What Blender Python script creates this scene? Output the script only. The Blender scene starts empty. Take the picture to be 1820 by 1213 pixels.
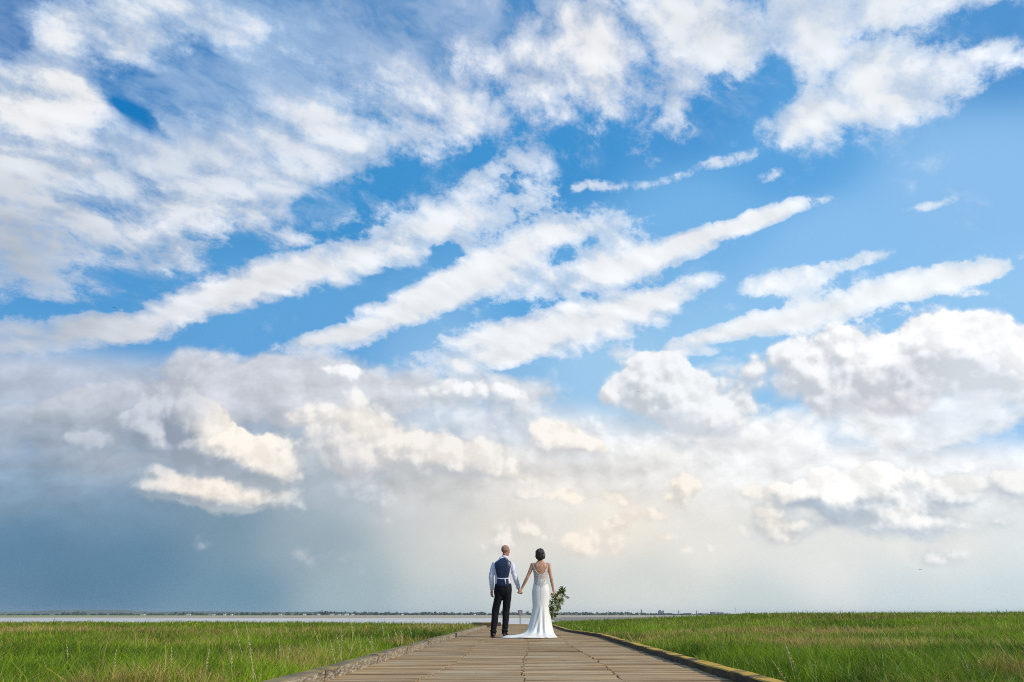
import bpy, math, random
import numpy as np
from mathutils import Vector, Matrix
R = math.radians
C = bpy.context.scene.collection
scene = bpy.context.scene

# ------------------------------------------------------------------ camera
F_PX = 1213.0                                   # focal length in pixels of the 1820 px wide photograph
TILT = math.atan((1093 - 606.5) / F_PX)
HEAD = R(-1.1)
CAM_H = 0.44
cam_data = bpy.data.cameras.new("camera"); cam = bpy.data.objects.new("camera", cam_data); C.objects.link(cam)
cam_data.sensor_width = 36; cam_data.lens = 36 * F_PX / 1820
cam_data.clip_start = 0.05; cam_data.clip_end = 30000
cam.location = (0, 0, CAM_H)
cam.rotation_euler = (R(90) + TILT, 0, -HEAD)
scene.camera = cam
AX_F = Vector((math.sin(HEAD) * math.cos(TILT), math.cos(HEAD) * math.cos(TILT), math.sin(TILT)))
AX_R = Vector((math.cos(HEAD), -math.sin(HEAD), 0))
AX_U = AX_R.cross(AX_F)

def sl(c):                                      # sRGB 0..255 -> linear
    return tuple((x / 255 / 12.92) if x / 255 <= 0.04045 else ((x / 255 + 0.055) / 1.055) ** 2.4 for x in c)

# ------------------------------------------------------------------ sun
SUN_EL, SUN_AZ = R(32), R(112)                  # azimuth clockwise from +Y: to the right, a little behind the viewer
sd = bpy.data.lights.new("sun", 'SUN'); sun = bpy.data.objects.new("sun", sd); C.objects.link(sun)
sd.energy = 3.4; sd.angle = R(6); sd.color = (1.0, 0.93, 0.82)
sdir = Vector((math.sin(SUN_AZ) * math.cos(SUN_EL), math.cos(SUN_AZ) * math.cos(SUN_EL), math.sin(SUN_EL)))
sun.rotation_euler = sdir.to_track_quat('Z', 'Y').to_euler(); sun.location = (20, -20, 40)

# ------------------------------------------------------------------ exposure and render settings
scene.view_settings.view_transform = 'Standard'; scene.view_settings.look = 'None'
scene.view_settings.exposure = 0; scene.view_settings.gamma = 1
scene.render.engine = 'CYCLES'
cy = scene.cycles
cy.use_adaptive_sampling = True; cy.adaptive_threshold = 0.0075; cy.filter_width = 1.0; cy.adaptive_min_samples = 16
cy.max_bounces = 5; cy.diffuse_bounces = 3; cy.glossy_bounces = 2; cy.transmission_bounces = 3
cy.volume_bounces = 0; cy.transparent_max_bounces = 8; cy.use_denoising = False; cy.denoising_prefilter = 'ACCURATE'; cy.denoiser = 'OPENIMAGEDENOISE'; cy.denoising_input_passes = 'RGB_ALBEDO_NORMAL'
cy.sample_clamp_indirect = 2; cy.sample_clamp_direct = 5

# ------------------------------------------------------------------ world: sky with clouds, laid out by direction
world = bpy.data.worlds.new("World"); scene.world = world; world.use_nodes = True
class G:                                         # tiny expression builder over shader nodes
    nt = None
def _n(t): return G.nt.nodes.new(t)
class S:
    def __init__(s, o): s.o = o
    def __add__(a, b): return m('ADD', a, b)
    __radd__ = __add__
    def __sub__(a, b): return m('SUBTRACT', a, b)
    def __rsub__(a, b): return m('SUBTRACT', b, a)
    def __mul__(a, b): return m('MULTIPLY', a, b)
    __rmul__ = __mul__
    def __truediv__(a, b): return m('DIVIDE', a, b)
class V3:
    def __init__(s, o): s.o = o
    def __add__(a, b): return vm('ADD', a, b)
    def __sub__(a, b): return vm('SUBTRACT', a, b)
    def __mul__(a, b): return vm('SCALE', a, b) if isinstance(b, (S, int, float)) else vm('MULTIPLY', a, b)
def plug(sock, v):
    if isinstance(v, (S, V3)): G.nt.links.new(v.o, sock)
    elif isinstance(v, bpy.types.NodeSocket): G.nt.links.new(v, sock)
    else: sock.default_value = v
def m(op, *a, clamp=False):
    n = _n('ShaderNodeMath'); n.operation = op; n.use_clamp = clamp
    for i, v in enumerate(a): plug(n.inputs[i], v)
    return S(n.outputs[0])
def vm(op, *a):
    n = _n('ShaderNodeVectorMath'); n.operation = op
    if op == 'SCALE':
        plug(n.inputs[0], a[0]); plug(n.inputs[3], a[1])
    else:
        for i, v in enumerate(a): plug(n.inputs[i], v)
    return S(n.outputs['Value']) if op in ('DOT_PRODUCT', 'LENGTH', 'DISTANCE') else V3(n.outputs['Vector'])
def comb(x, y, z=0.0):
    n = _n('ShaderNodeCombineXYZ')
    for i, v in enumerate((x, y, z)): plug(n.inputs[i], v)
    return V3(n.outputs[0])
def sep(v):
    n = _n('ShaderNodeSeparateXYZ'); plug(n.inputs[0], v)
    return tuple(S(n.outputs[i]) for i in range(3))
def sstep(x, a, b):
    n = _n('ShaderNodeMapRange'); n.interpolation_type = 'SMOOTHSTEP'
    for i, v in enumerate((x, a, b, 0.0, 1.0)): plug(n.inputs[i], v)
    return S(n.outputs[0])
def lin(x, a, b, c=0.0, d=1.0):
    n = _n('ShaderNodeMapRange')
    for i, v in enumerate((x, a, b, c, d)): plug(n.inputs[i], v)
    return S(n.outputs[0])
def noise(p, scale, detail=6, rough=0.55, dim='2D', color=False, w=None, lac=2.0, dist=0.0):
    n = _n('ShaderNodeTexNoise'); n.noise_dimensions = dim; n.normalize = True
    plug(n.inputs['Vector'], p); n.inputs['Scale'].default_value = scale
    n.inputs['Detail'].default_value = detail; n.inputs['Roughness'].default_value = rough
    n.inputs['Lacunarity'].default_value = lac; n.inputs['Distortion'].default_value = dist
    return V3(n.outputs['Color']) if color else S(n.outputs[0])
def mixc(f, a, b):
    n = _n('ShaderNodeMix'); n.data_type = 'RGBA'
    plug(n.inputs[0], f)
    for i, v in ((6, a), (7, b)):
        plug(n.inputs[i], (*v, 1) if isinstance(v, tuple) and len(v) == 3 else v)
    return V3(n.outputs[2])
def wrap3(v): return v

def st(x, y):                                    # photo pixel -> stereographic coordinates round the view's centre direction
    d = (AX_F * F_PX + AX_R * (x - 910) + AX_U * (606.5 - y)).normalized()
    k = 2.426 / (1 + d.dot(AX_F))
    return np.array((d.dot(AX_R) * k, d.dot(AX_U) * k))
def affine(b):                                   # ellipse (x, y, rx, ry, deg, w) -> rows of the map to its unit circle
    x, y, rx, ry, deg = b[:5]
    c, s = math.cos(R(deg)), math.sin(R(deg)); o = st(x, y)
    ex = (st(x + 5 * c, y - 5 * s) - st(x - 5 * c, y + 5 * s)) / 10 * rx
    ey = (st(x - 5 * s, y - 5 * c) - st(x + 5 * s, y + 5 * c)) / 10 * ry
    M = np.linalg.inv(np.column_stack((ex, ey)))
    return M, -M @ o
def field(u, v, blobs):                          # sum of w * max(0, 1 - r^2)^2, three ellipses per vector operation
    blobs = list(blobs)
    while len(blobs) % 3: blobs.append((-4000, -4000, 10, 10, 0, 0))
    uu, vv = comb(u, u, u), comb(v, v, v)
    tot = None
    for i in range(0, len(blobs), 3):
        AM = [affine(b) for b in blobs[i:i + 3]]
        X = vm('MULTIPLY_ADD', uu, tuple(a[0][0, 0] for a in AM), vm('MULTIPLY_ADD', vv, tuple(a[0][0, 1] for a in AM), tuple(a[1][0] for a in AM)))
        Y = vm('MULTIPLY_ADD', uu, tuple(a[0][1, 0] for a in AM), vm('MULTIPLY_ADD', vv, tuple(a[0][1, 1] for a in AM), tuple(a[1][1] for a in AM)))
        D = vm('MULTIPLY_ADD', X, X, vm('MULTIPLY', Y, Y))
        g = vm('MAXIMUM', vm('SUBTRACT', (1, 1, 1), D), (0, 0, 0))
        g2 = vm('MULTIPLY', g, g)
        s = vm('DOT_PRODUCT', g2, tuple(b[5] for b in blobs[i:i + 3]))
        tot = s if tot is None else tot + s
    return tot
def rbf(p, pts, eps=0.004, power=-2.2):          # smooth colour field through control points
    acc = None; wt = None
    for (x, y, c) in pts:
        q = st(x, y)
        d = vm('DISTANCE', p, (q[0], q[1] * 1.5, 0))
        w = m('POWER', m('MULTIPLY_ADD', d, d, eps), power)
        cv = comb(w, w, w)
        acc = vm('MULTIPLY', cv, sl(c)) if acc is None else vm('MULTIPLY_ADD', cv, sl(c), acc)
        wt = w if wt is None else wt + w
    return vm('DIVIDE', acc, comb(wt, wt, wt))

G.nt = world.node_tree; G.nt.nodes.clear()
tc = _n('ShaderNodeTexCoord'); dirv = V3(tc.outputs['Generated'])
dx, dy, dz = sep(dirv)
k = m('DIVIDE', 2.426, vm('DOT_PRODUCT', dirv, tuple(AX_F)) + 1.02)
u0 = vm('DOT_PRODUCT', dirv, tuple(AX_R)) * k
v0 = vm('DOT_PRODUCT', dirv, tuple(AX_U)) * k
p0 = comb(u0, v0)
def planar(h, rot):                              # coordinates on a flat cloud deck overhead
    iz = m('DIVIDE', 1.0, m('MAXIMUM', dz, 0.0) + h)
    x, y = dx * iz, dy * iz
    c, s = math.cos(rot), math.sin(rot)
    return x * c + y * s, y * c - x * s
# warps (direction space)
w1 = noise(p0, 3.2, 5, 0.6, color=True) - (0.5, 0.5, 0.5)
wu, wv, _ = sep(w1)
# ---- clear sky: Nishita, graded by direction
sky = _n('ShaderNodeTexSky'); sky.sky_type = 'NISHITA'; sky.sun_disc = False
sky.sun_elevation = SUN_EL; sky.sun_rotation = SUN_AZ; sky.air_density = 1.0; sky.dust_density = 0.6; sky.ozone_density = 2.5
nish = V3(sky.outputs[0]) * 0.1

clear_pts = [(240, 200, (18, 122, 192)), (60, 60, (60, 120, 185)), (560, 30, (70, 135, 195)), (900, 40, (70, 140, 200)), (600, 330, (62, 148, 210)), (980, 270, (62, 148, 212)),
    (60, 340, (62, 138, 200)), (150, 500, (80, 155, 214)), (1200, 200, (70, 150, 214)), (1400, 290, (92, 166, 226)), (1790, 60, (80, 150, 212)),
    (1700, 330, (142, 194, 240)), (1250, 400, (118, 182, 234)), (1500, 430, (138, 194, 242)), (1790, 560, (150, 202, 244)), (1000, 540, (92, 168, 226)),
    (500, 600, (96, 166, 222)), (150, 640, (94, 162, 218)), (1300, 640, (150, 202, 242)), (850, 680, (140, 190, 232)), (1450, 520, (142, 196, 242)),(1080,650,(160,205,240))]
clear = rbf(comb(u0, v0 * 1.5), clear_pts)
clear = mixc(0.06, clear, nish)

# ---- high broken layer and long streaks
HI = [(820, 375, 300, 80, 18, .5), (1060, 415, 210, 50, 10, .5), (560, 440, 200, 60, 15, .35), (930, 600, 160, 60, 15, .3), (1440, 520, 200, 50, 12, .35), (120, 150, 330, 170, 33, 1.15), (30, 260, 260, 180, 30, .7), (250, 60, 330, 130, 10, .5), (430, 130, 380, 260, -25, .36), (430, 60, 420, 120, -12, .38), (330, 330, 300, 140, 5, .3), (400, 400, 260, 110, 3, .5), (1560, 190, 320, 90, 14, .42), (1450, 225, 190, 50, 18, .35), (1200, 215, 160, 60, 25, .22), (640, 260, 200, 90, 10, .3), (130, 330, 300, 200, 0, .3), (700, 230, 470, 190, 22, .62), (1000, 110, 480, 260, 18, .75),
    (560, 130, 180, 130, 30, .3), (430, 290, 430, 180, 8, .6), (170, 400, 420, 210, 8, .5), (20, 350, 130, 160, 0, .6), (40, 490, 200, 160, -10, .65), (1330, 50, 560, 190, 6, .95), (1650, -20, 420, 120, 0, .7),
    (1600, 130, 380, 170, 14, .5), (1500, 215, 400, 90, 18, .4), (1740, 160, 220, 130, 10, .4), (390, 375, 260, 60, 5, .45), (1250,170,160,90,20,.3),
    # gaps
    (205, 168, 80, 30, -32, -.7), (268, 224, 120, 24, -42, -.9), (240, 200, 150, 60, -40, -.6), (340, 150, 190, 70, -20, -.3), (20, 80, 70, 60, 0, -.6), (720, 325, 190, 48, 14, -.5), (570, 385, 90, 50, 25, -.5), (330, 400, 280, 120, 5, .42), (560, 250, 260, 120, 15, .25), (120, 350, 170, 45, -15, -.5),
    (600, 225, 170, 45, 0, -.3), (760, 50, 130, 60, 0, -.35), (880, 40, 80, 50, 0, -.3), (540, 80, 90, 110, 30, -.3), (1375, 130, 110, 50, 60, -.7), (1190, 300, 300, 40, 0, -.2), (1760, 45, 200, 50, 10, -.9), (1560, 75, 120, 25, 15, -.45),
    (1330, 180, 120, 50, 30, -.35), (1240, 190, 80, 50, 30, -.4), (300, 450, 280, 40, -10, -.12), (900,60,60,40,0,-.3), (960,60,50,40,0,-.25),
    ]
STK = [
    (340, 537, 385, 52, 17, 1.08), (430, 515, 234.6, 44, 17, 0.57), (640, 455, 340, 58, 18, 0.8), (850, 385, 275.4, 83.6, 18, 0.775), (90, 592, 306, 45.76, 6, 1.03), (240, 590, 163.2, 21.12, 2, 0.57), (580, 480, 183.6, 44, 10, 0.456),
    (720, 550, 330, 50, 20, 1.42), (900, 462, 300, 55, 26, 1.25), (600, 590, 163.2, 24.64, 12, 0.912), (1010, 490, 285.6, 49.28, 16, 1.2), (1190, 448, 265.2, 38.72, 20, 1.31), (1340, 393, 173.4, 22.88, 15, 1.25), (1050, 415, 193.8, 52.8, 10, 0.684),
    (880, 615, 234.6, 59.84, 14, 1.31), (1040, 575, 255, 75.68, 18, 1.31), (1170, 525, 153, 31.68, 16, 0.912), (870, 650, 132.6, 31.68, 20, 0.684), (1280, 590, 326.4, 29.92, 12, 1.37), (1470, 550, 265.2, 52.8, 10, 1.25), (1650, 492, 214.2, 36.96, 12, 1.54),
    (1400, 500, 142.8, 38.72, 10, 0.855), (1750, 475, 61.2, 24.64, 10, 0.684),
    (1250, 302, 185, 18, 14, 0.52), (1075, 326, 102, 19.36, 4, 0.627), (1355, 322, 61.2, 18, 20, 0.5), (1635, 370, 81.6, 14, 12, 0.45), (885, 305, 112.2, 44, 30, 0.57), (1510, 462, 112.2, 22.88, 14, 0.627), (1720, 514, 51, 14.08, 5, 0.55), (1180, 245, 122.4, 52.8, 30, 0.399), (1180, 625, 204, 12.32, 2, 0.57)]
def voro(p, scale, detail=2.0, rough=.5, smooth=.5, lac=2.2):
    n = _n('ShaderNodeTexVoronoi'); n.voronoi_dimensions = '2D'; n.feature = 'SMOOTH_F1'
    for k_, v_ in (('Scale', scale), ('Smoothness', smooth), ('Detail', detail), ('Roughness', rough), ('Lacunarity', lac)): n.inputs[k_].default_value = v_
    plug(n.inputs['Vector'], p); return S(n.outputs['Distance'])
# cloud-deck coordinates: finer and flatter towards the horizon, drawn out a little along the wind
vk = m('DIVIDE', 1.0, m('MAXIMUM', dz, 0.02) + 0.42)
pu, pv = dx * vk, dy * vk
c20, s20 = math.cos(R(38)), math.sin(R(38))
qa = (pu * c20 + pv * s20) * 0.72; qb = (pv * c20 - pu * s20) * 1.15
hp = comb(qa, qb)
hw = noise(hp, 3.5, 5, 0.6, color=True) - (0.5, 0.5, 0.5)
hq = hp + hw * 0.10
n_big = noise(hp + hw * 0.05, 4.2, 4, 0.5)
n_mid = noise(hq, 15, 10, 0.64)
hwx, hwy, _ = sep(hw)
puf = voro(hq, 13.0, 1.5, .5, .7)
pufs = voro(hq + (0.020, 0.014, 0), 13.0, 1.5, .5, .7)
n_str = noise(comb(pu * 1.6 + hwx * 0.6, pv * 1.0 + hwy * .5), 5.0, 7, 0.6)
cover_hi = field(u0 + wu * 0.11, v0 + wv * 0.09, HI)
fine = noise(p0 + w1 * 0.03, 38, 7, 0.72)
back = sstep(vm('DOT_PRODUCT', dirv, tuple(AX_F)), 0.62, 0.35)     # sky outside the pictured part: the same cloud, evenly broken
sn = noise(comb((u0 * .951 + v0 * .309) * 5.0 + wu * 1.2, (v0 * .951 - u0 * .309) * 20.0 + wv * 2.0), 1.0, 9, 0.62)
stk = field(u0 + wu * 0.06, v0 + wv * 0.06, STK)
dens_st = stk + ((sn - 0.5) * 1.5 + (0.58 - puf) * 0.9 + (n_mid - 0.5) * 2.0 + (fine - 0.5) * 1.5) * m('MINIMUM', stk * 0.9 + 0.26, 0.8)
cov = m('MINIMUM', cover_hi, 1.25) + back * 0.5
edge = (n_big - 0.5) * 1.5 + (0.58 - puf) * 1.25 + (n_mid - 0.5) * 2.2 + (fine - 0.5) * 1.5 - 0.05
rip = noise(comb(u0 * 5.0 + wu * 2.0, v0 * 26.0 + u0 * 9.0 + wu * 3.0 + wv * 3.0), 1.0, 5, 0.55)
ripm = field(u0, v0, [(300, 420, 420, 170, 0, 1.0), (60, 360, 200, 120, 0, .6), (520, 470, 260, 90, 15, .5), (1560, 170, 400, 150, 15, .4)])
edge = edge + (rip - 0.5) * 3.2 * m('MINIMUM', ripm, 1.0)
dens_hi = cov + edge * m('MINIMUM', m('MAXIMUM', cov, 0.0) * 1.2 + 0.30, 0.85)
a_hi = m('MAXIMUM', sstep(dens_hi, 0.06, 0.86), sstep(dens_st, 0.17, 0.62))
dens_hi = m('MAXIMUM', dens_hi, dens_st * 1.15)
rel_hi = (pufs - puf) * 0.21 + (n_mid - .5) * .06
thick = sstep(dens_hi + (pufs - puf) * .5, 0.45, 1.65)
hi_thin = rbf(comb(u0, v0 * 1.5), [(0, 0, (172, 196, 226)), (380, 60, (172, 199, 230)), (900, 0, (186, 202, 228)), (1800, 100, (215, 228, 244)), (100, 450, (180, 198, 222)), (900, 500, (206, 222, 242)), (1700, 550, (235, 243, 250))], 0.02)
hi_thick = rbf(comb(u0, v0 * 1.5), [(0, 0, (226, 230, 236)), (130, 170, (240, 241, 242)), (300, 290, (206, 216, 230)), (450, 250, (214, 222, 235)), (600, 220, (230, 234, 240)), (1000, 120, (236, 238, 241)), (1350, 40, (228, 233, 238)), (1800, 150, (242, 245, 249)),
    (30, 480, (184, 192, 204)), (350, 380, (224, 229, 236)), (450, 500, (234, 236, 240)), (800, 500, (236, 239, 243)), (1000, 600, (240, 243, 246)), (1600, 500, (242, 246, 250))], 0.01)
c_hi = mixc(thick, hi_thin, hi_thick)
c_hi = c_hi * (rel_hi + 1.0)
TH = [(330, 170, 760, 380, 0, 1.0), (950, 60, 800, 240, 8, .7), (150, 430, 480, 260, 0, .6), (1560, 160, 420, 200, 12, .45), (760, 400, 420, 130, 20, .45), (1150, 240, 260, 90, 10, .3), (215, 190, 70, 40, -40, -.6), (270, 225, 90, 34, -40, -.8), (1100, 560, 500, 120, 12, .25)]
thin = field(u0 + wu * .1, v0 + wv * .1, TH)
a_th = sstep(thin + ((n_str - .5) * 2.0 + (n_mid - .5) * 2.0 + (.58 - puf) * .6) * m('MINIMUM', thin * 2.0 + .1, .8), 0.15, 1.25) * 0.62
col = mixc(a_hi * (thick * 0.24 + 0.74), mixc(a_th, clear, hi_thin), c_hi)

# ---- low bank and haze behind the cumulus
veil_pts = [(100, 690, (206, 210, 220)), (400, 680, (206, 210, 220)), (620, 700, (208, 212, 220)), (820, 720, (208, 216, 226)), (60, 780, (160, 176, 195)), (200, 800, (170, 180, 194)), (330, 790, (165, 175, 190)), (60, 860, (128, 156, 180)), (230, 900, (118, 150, 176)), (60, 960, (90, 131, 162)),
    (250, 990, (90, 131, 160)), (120, 1050, (86, 127, 156)), (30, 1080, (100, 135, 162)), (420, 1060, (108, 146, 168)), (400, 930, (122, 152, 172)), (550, 950, (150, 170, 182)), (600, 860, (176, 188, 198)), (640, 1050, (160, 182, 190)), (800, 1000, (206, 210, 207)), (800, 1070, (186, 200, 204)),
    (760, 880, (206, 208, 208)), (900, 960, (230, 225, 215)), (960, 860, (234, 230, 224)), (960, 1060, (206, 213, 211)), (1100, 930, (238, 231, 218)), (1150, 1030, (214, 219, 215)), (1150, 840, (238, 237, 234)), (1250, 960, (234, 232, 226)), (1300, 800, (244, 245, 246)), (1120, 730, (226, 232, 238)),
    (1500, 780, (241, 243, 245)), (1450, 1000, (232, 233, 230)), (1650, 960, (237, 237, 231)), (1750, 800, (238, 241, 246)), (1780, 940, (226, 232, 233)), (1600, 1055, (204, 217, 220)), (1780, 1055, (204, 220, 225)), (1350, 1065, (200, 212, 212)), (1700, 730, (226, 236, 246)), (1000, 780, (228, 231, 235))]
veil = rbf(comb(u0, v0 * 1.5), veil_pts, 0.006)
vs = noise(comb(u0 + wu * .3, v0 * 3.2 + wv * .3), 3.0, 7, 0.55)
vq = noise(comb(u0 + wu * .35, v0 * 1.5 + wv * .35), 5.5, 8, 0.55)
vb0 = voro(comb(u0, v0 * 1.35) + w1 * 0.10, 9.0, 3.0, .5, .8)
vb1 = voro(comb(u0 + .012, v0 * 1.35 + .026) + w1 * 0.10, 9.0, 3.0, .5, .8)
vrel = (vb1 - vb0) * sstep(v0, st(910, 960)[1], st(910, 800)[1])
vamp = sstep(v0, st(910, 1060)[1], st(910, 860)[1])
veil = veil * (((vs - 0.5) * 0.10 + (vq - 0.5) * 0.20) * (vamp * 0.65 + 0.35) + vrel * 0.40 + 1.0)
EDGE = [(420, 720, 300, 60, 0, .8), (420, 650, 330, 80, 0, .75), (620, 680, 300, 70, -6, .7), (160, 730, 330, 90, 8, .75), (840, 720, 260, 60, -6, .55), (900,690,120,30,-10,.4), (1350,660,420,60,0,.3), (1620, 735, 330, 60, 0, .75), (1250, 760, 300, 60, 0, .4)]
ev = field(u0 + wu * .1, v0 + wv * .1, EDGE)
vline = m('MULTIPLY_ADD', v0, -7.0, (st(910, 705)[1]) * 7.0)          # rises downwards across the bank's upper edge
dens_v = vline + ev * 1.3 + (vs - .5) * .6 + (fine - .5) * .3 + (.72 - vb0) * .8 + (vq - .5) * 0.8
a_v = m('MAXIMUM', sstep(dens_v, -0.15, 0.8), sstep(v0, st(910, 735)[1], st(910, 800)[1]))
a_v = m('MAXIMUM', a_v, sstep(v0 + u0 * .12, st(910, 680)[1], st(910, 745)[1]) * .82)
col = mixc(a_v, col, veil)

# ---- cumulus: one density field sampled twice, lit from the upper right
CU = [  # big right
    (1680, 610, 150, 110, 0, 1.3), (1770, 650, 120, 110, 0, 1.2), (1600, 650, 170, 110, 10, 1.0), (1470, 650, 160, 100, 5, 1.0), (1400, 655, 70, 80, 0, .6), (1560, 705, 230, 60, 0, .7), (1830, 700, 120, 90, 0, .8),
    # mid right
    (1165, 688, 120, 95, 0, 1.25), (1285, 712, 125, 100, 0, 1.25), (1225, 740, 150, 60, 0, .7), (1080, 700, 50, 30, 0, .5),
    (985, 772, 78, 58, -15, 1.2), (1040, 792, 50, 30, -15, .8),
    # low right chain
    (1455, 848, 62, 46, 0, 1.2), (1525, 858, 78, 56, 0, 1.2), (1400, 882, 160, 46, 0, .9), (1500, 892, 170, 36, 0, .8), (1645, 862, 115, 70, 0, 1.15), (1720, 870, 120, 46, 0, .7), (1795, 855, 80, 46, 0, .9),
    (1365, 945, 110, 50, 0, 1.2), (1358, 922, 44, 34, 0, .8), (1540, 928, 160, 42, 0, 1.1), (1635, 918, 100, 40, 0, .8), (1440, 730, 80, 40, 0, .4), (1660, 975, 110, 40, 0, .55),
    (1205, 868, 58, 44, 0, 1.15), (1007, 885, 44, 28, 0, 1.05), (1078, 883, 66, 30, 0, 1.0), (1100, 920, 70, 26, 0, .75), (1075, 950, 90, 44, 0, .85), (1030, 965, 50, 44, 20, .7), (930, 880, 80, 26, 0, .6), (1170, 950, 70, 18, 0, .55),
    # left bank
    (310, 745, 120, 110, -50, .9), (258, 735, 45, 90, 10, .7), (370, 800, 200, 110, -25, .8), (410, 775, 120, 62, -40, .8), (480, 815, 110, 70, -40, .9), (505, 850, 100, 46, -10, .6),
    (310, 862, 90, 46, -10, 1.1), (400, 880, 160, 46, -8, 1.2), (480, 890, 100, 34, -6, .8),
    (615, 765, 120, 95, -20, 1.1), (720, 800, 200, 90, -8, 1.0), (860, 825, 180, 70, -8, .9), (600, 830, 140, 50, -8, .6), (940, 850, 90, 24, -8, .4),
    (655, 882, 100, 40, -4, .8), (380, 956, 50, 34, 20, .55), (240, 825, 60, 34, -10, .5), (130, 790, 130, 50, 0, .35), (600, 990, 140, 46, -12, .38), (860, 700, 130, 36, -8, .8), (600, 655, 120, 24, -8, .6), (400, 650, 160, 60, -12, .45),(690,690,200,50,-5,.3),
    (330, 700, 120, 50, -10, .5), (520, 760, 90, 60, -30, .35), (200, 770, 120, 60, -10, .45), (90, 720, 140, 50, 8, .4), (1120, 640, 90, 40, 0, .35), (1330, 650, 60, 40, 10, .3), (1500, 760, 140, 40, 0, .3), (1750, 760, 120, 40, 0, .35),
    (1250, 820, 120, 30, 0, .25), (930, 940, 100, 40, 5, .6), (880, 975, 90, 34, 5, .55), (1240, 985, 90, 24, 0, .5), (1180, 905, 110, 24, 0, .5), (1700, 925, 100, 36, 0, .4), (1790, 920, 80, 26, 0, .35), (700, 930, 120, 26, -10, .25)]
grp = bpy.data.node_groups.new("cumulus_density", 'ShaderNodeTree')
grp.interface.new_socket('P', in_out='INPUT', socket_type='NodeSocketVector')
grp.interface.new_socket('D', in_out='OUTPUT', socket_type='NodeSocketFloat'); grp.interface.new_socket('puff', in_out='OUTPUT', socket_type='NodeSocketFloat')
main = G.nt; G.nt = grp
gi, go = _n('NodeGroupInput'), _n('NodeGroupOutput')
P = V3(gi.outputs[0])
gw = noise(P, 6.0, 5, 0.6, color=True) - (0.5, 0.5, 0.5)
gu, gv, _ = sep(P + gw * 0.06)
cf = field(gu, gv, CU)
vor = _n('ShaderNodeTexVoronoi'); vor.voronoi_dimensions = '2D'; vor.feature = 'SMOOTH_F1'; vor.inputs['Scale'].default_value = 12; vor.inputs['Smoothness'].default_value = .6
vor.inputs['Detail'].default_value = 2.6; vor.inputs['Roughness'].default_value = .48; vor.inputs['Lacunarity'].default_value = 2.2
plug(vor.inputs['Vector'], P + gw * 0.03); puff = S(vor.outputs['Distance'])
wsp = noise(P, 19, 7, 0.6)
D = cf + (0.46 - puff) * m('MINIMUM', cf * 1.5 + 0.02, 0.75) + (wsp - 0.5) * m('MINIMUM', cf * 1.1 + 0.06, 0.62)
G.nt.links.new(D.o, go.inputs[0]); G.nt.links.new((puff - wsp * .5).o, go.inputs[1])
G.nt = main
def cu(p):
    n = _n('ShaderNodeGroup'); n.node_tree = grp; plug(n.inputs[0], p); cu.pf = S(n.outputs[1]); return S(n.outputs[0])
d0 = cu(p0); pf0 = cu.pf; d1 = cu(p0 + (0.008, 0.013, 0)); pf1 = cu.pf; d2 = cu(p0 + (0.018, 0.048, 0))
lit = sstep((d0 - d1) * 2.7 + (m('MINIMUM', d0, 1.3) - m('MINIMUM', d2, 1.3)) * 0.85, -0.9, 1.5)
a_cu = sstep(d0, 0.12, (1.0 - lit) * 0.40 + 0.42)
cu_lit = rbf(comb(u0, v0 * 1.5), [(1700, 580, (252, 252, 252)), (1200, 680, (240, 242, 244)), (980, 770, (245, 240, 232)), (1500, 855, (252, 251, 248)), (1800, 870, (240, 240, 238)), (1350, 940, (240, 235, 226)), (1100, 930, (244, 234, 220)), (1070, 880, (244, 236, 222)),
    (650, 780, (242, 236, 228)), (450, 770, (252, 244, 232)), (400, 880, (250, 240, 228)), (800, 830, (240, 234, 228)), (280, 720, (200, 206, 216)), (600, 900, (200, 208, 214)), (880, 700, (242, 244, 246)), (380, 960, (190, 200, 208)), (150, 800, (188, 196, 208)), (600, 650, (242, 243, 245))], 0.004)
cu_dark = rbf(comb(u0, v0 * 1.5), [(1560, 700, (205, 207, 213)), (1450, 650, (206, 210, 218)), (1200, 720, (200, 206, 214)), (980, 790, (212, 212, 214)), (1450, 890, (176, 190, 204)), (1640, 890, (186, 198, 210)), (1600, 930, (190, 200, 210)), (1350, 960, (212, 214, 214)), (1100, 930, (224, 218, 208)),
    (650, 820, (200, 202, 206)), (300, 760, (148, 160, 178)), (380, 830, (158, 168, 182)), (400, 900, (172, 182, 190)), (800, 850, (196, 200, 204)), (600, 900, (178, 190, 200)), (250, 850, (150, 170, 186)), (880, 710, (218, 224, 232)), (600, 660, (214, 218, 226)), (1750, 700, (222, 226, 232))], 0.004)
c_cu = mixc(lit, cu_dark, cu_lit) * (m('MINIMUM', m('MAXIMUM', (pf1 - pf0) * .55, -.08), .06) + 1.035)
col = mixc(a_cu * 0.94, col, c_cu)

bg = _n('ShaderNodeBackground'); plug(bg.inputs[0], col); bg.inputs[1].default_value = 1.0
wo = _n('ShaderNodeOutputWorld'); G.nt.links.new(bg.outputs[0], wo.inputs[0])
world.cycles.sampling_method = 'MANUAL'; world.cycles.sample_map_resolution = 512
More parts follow.
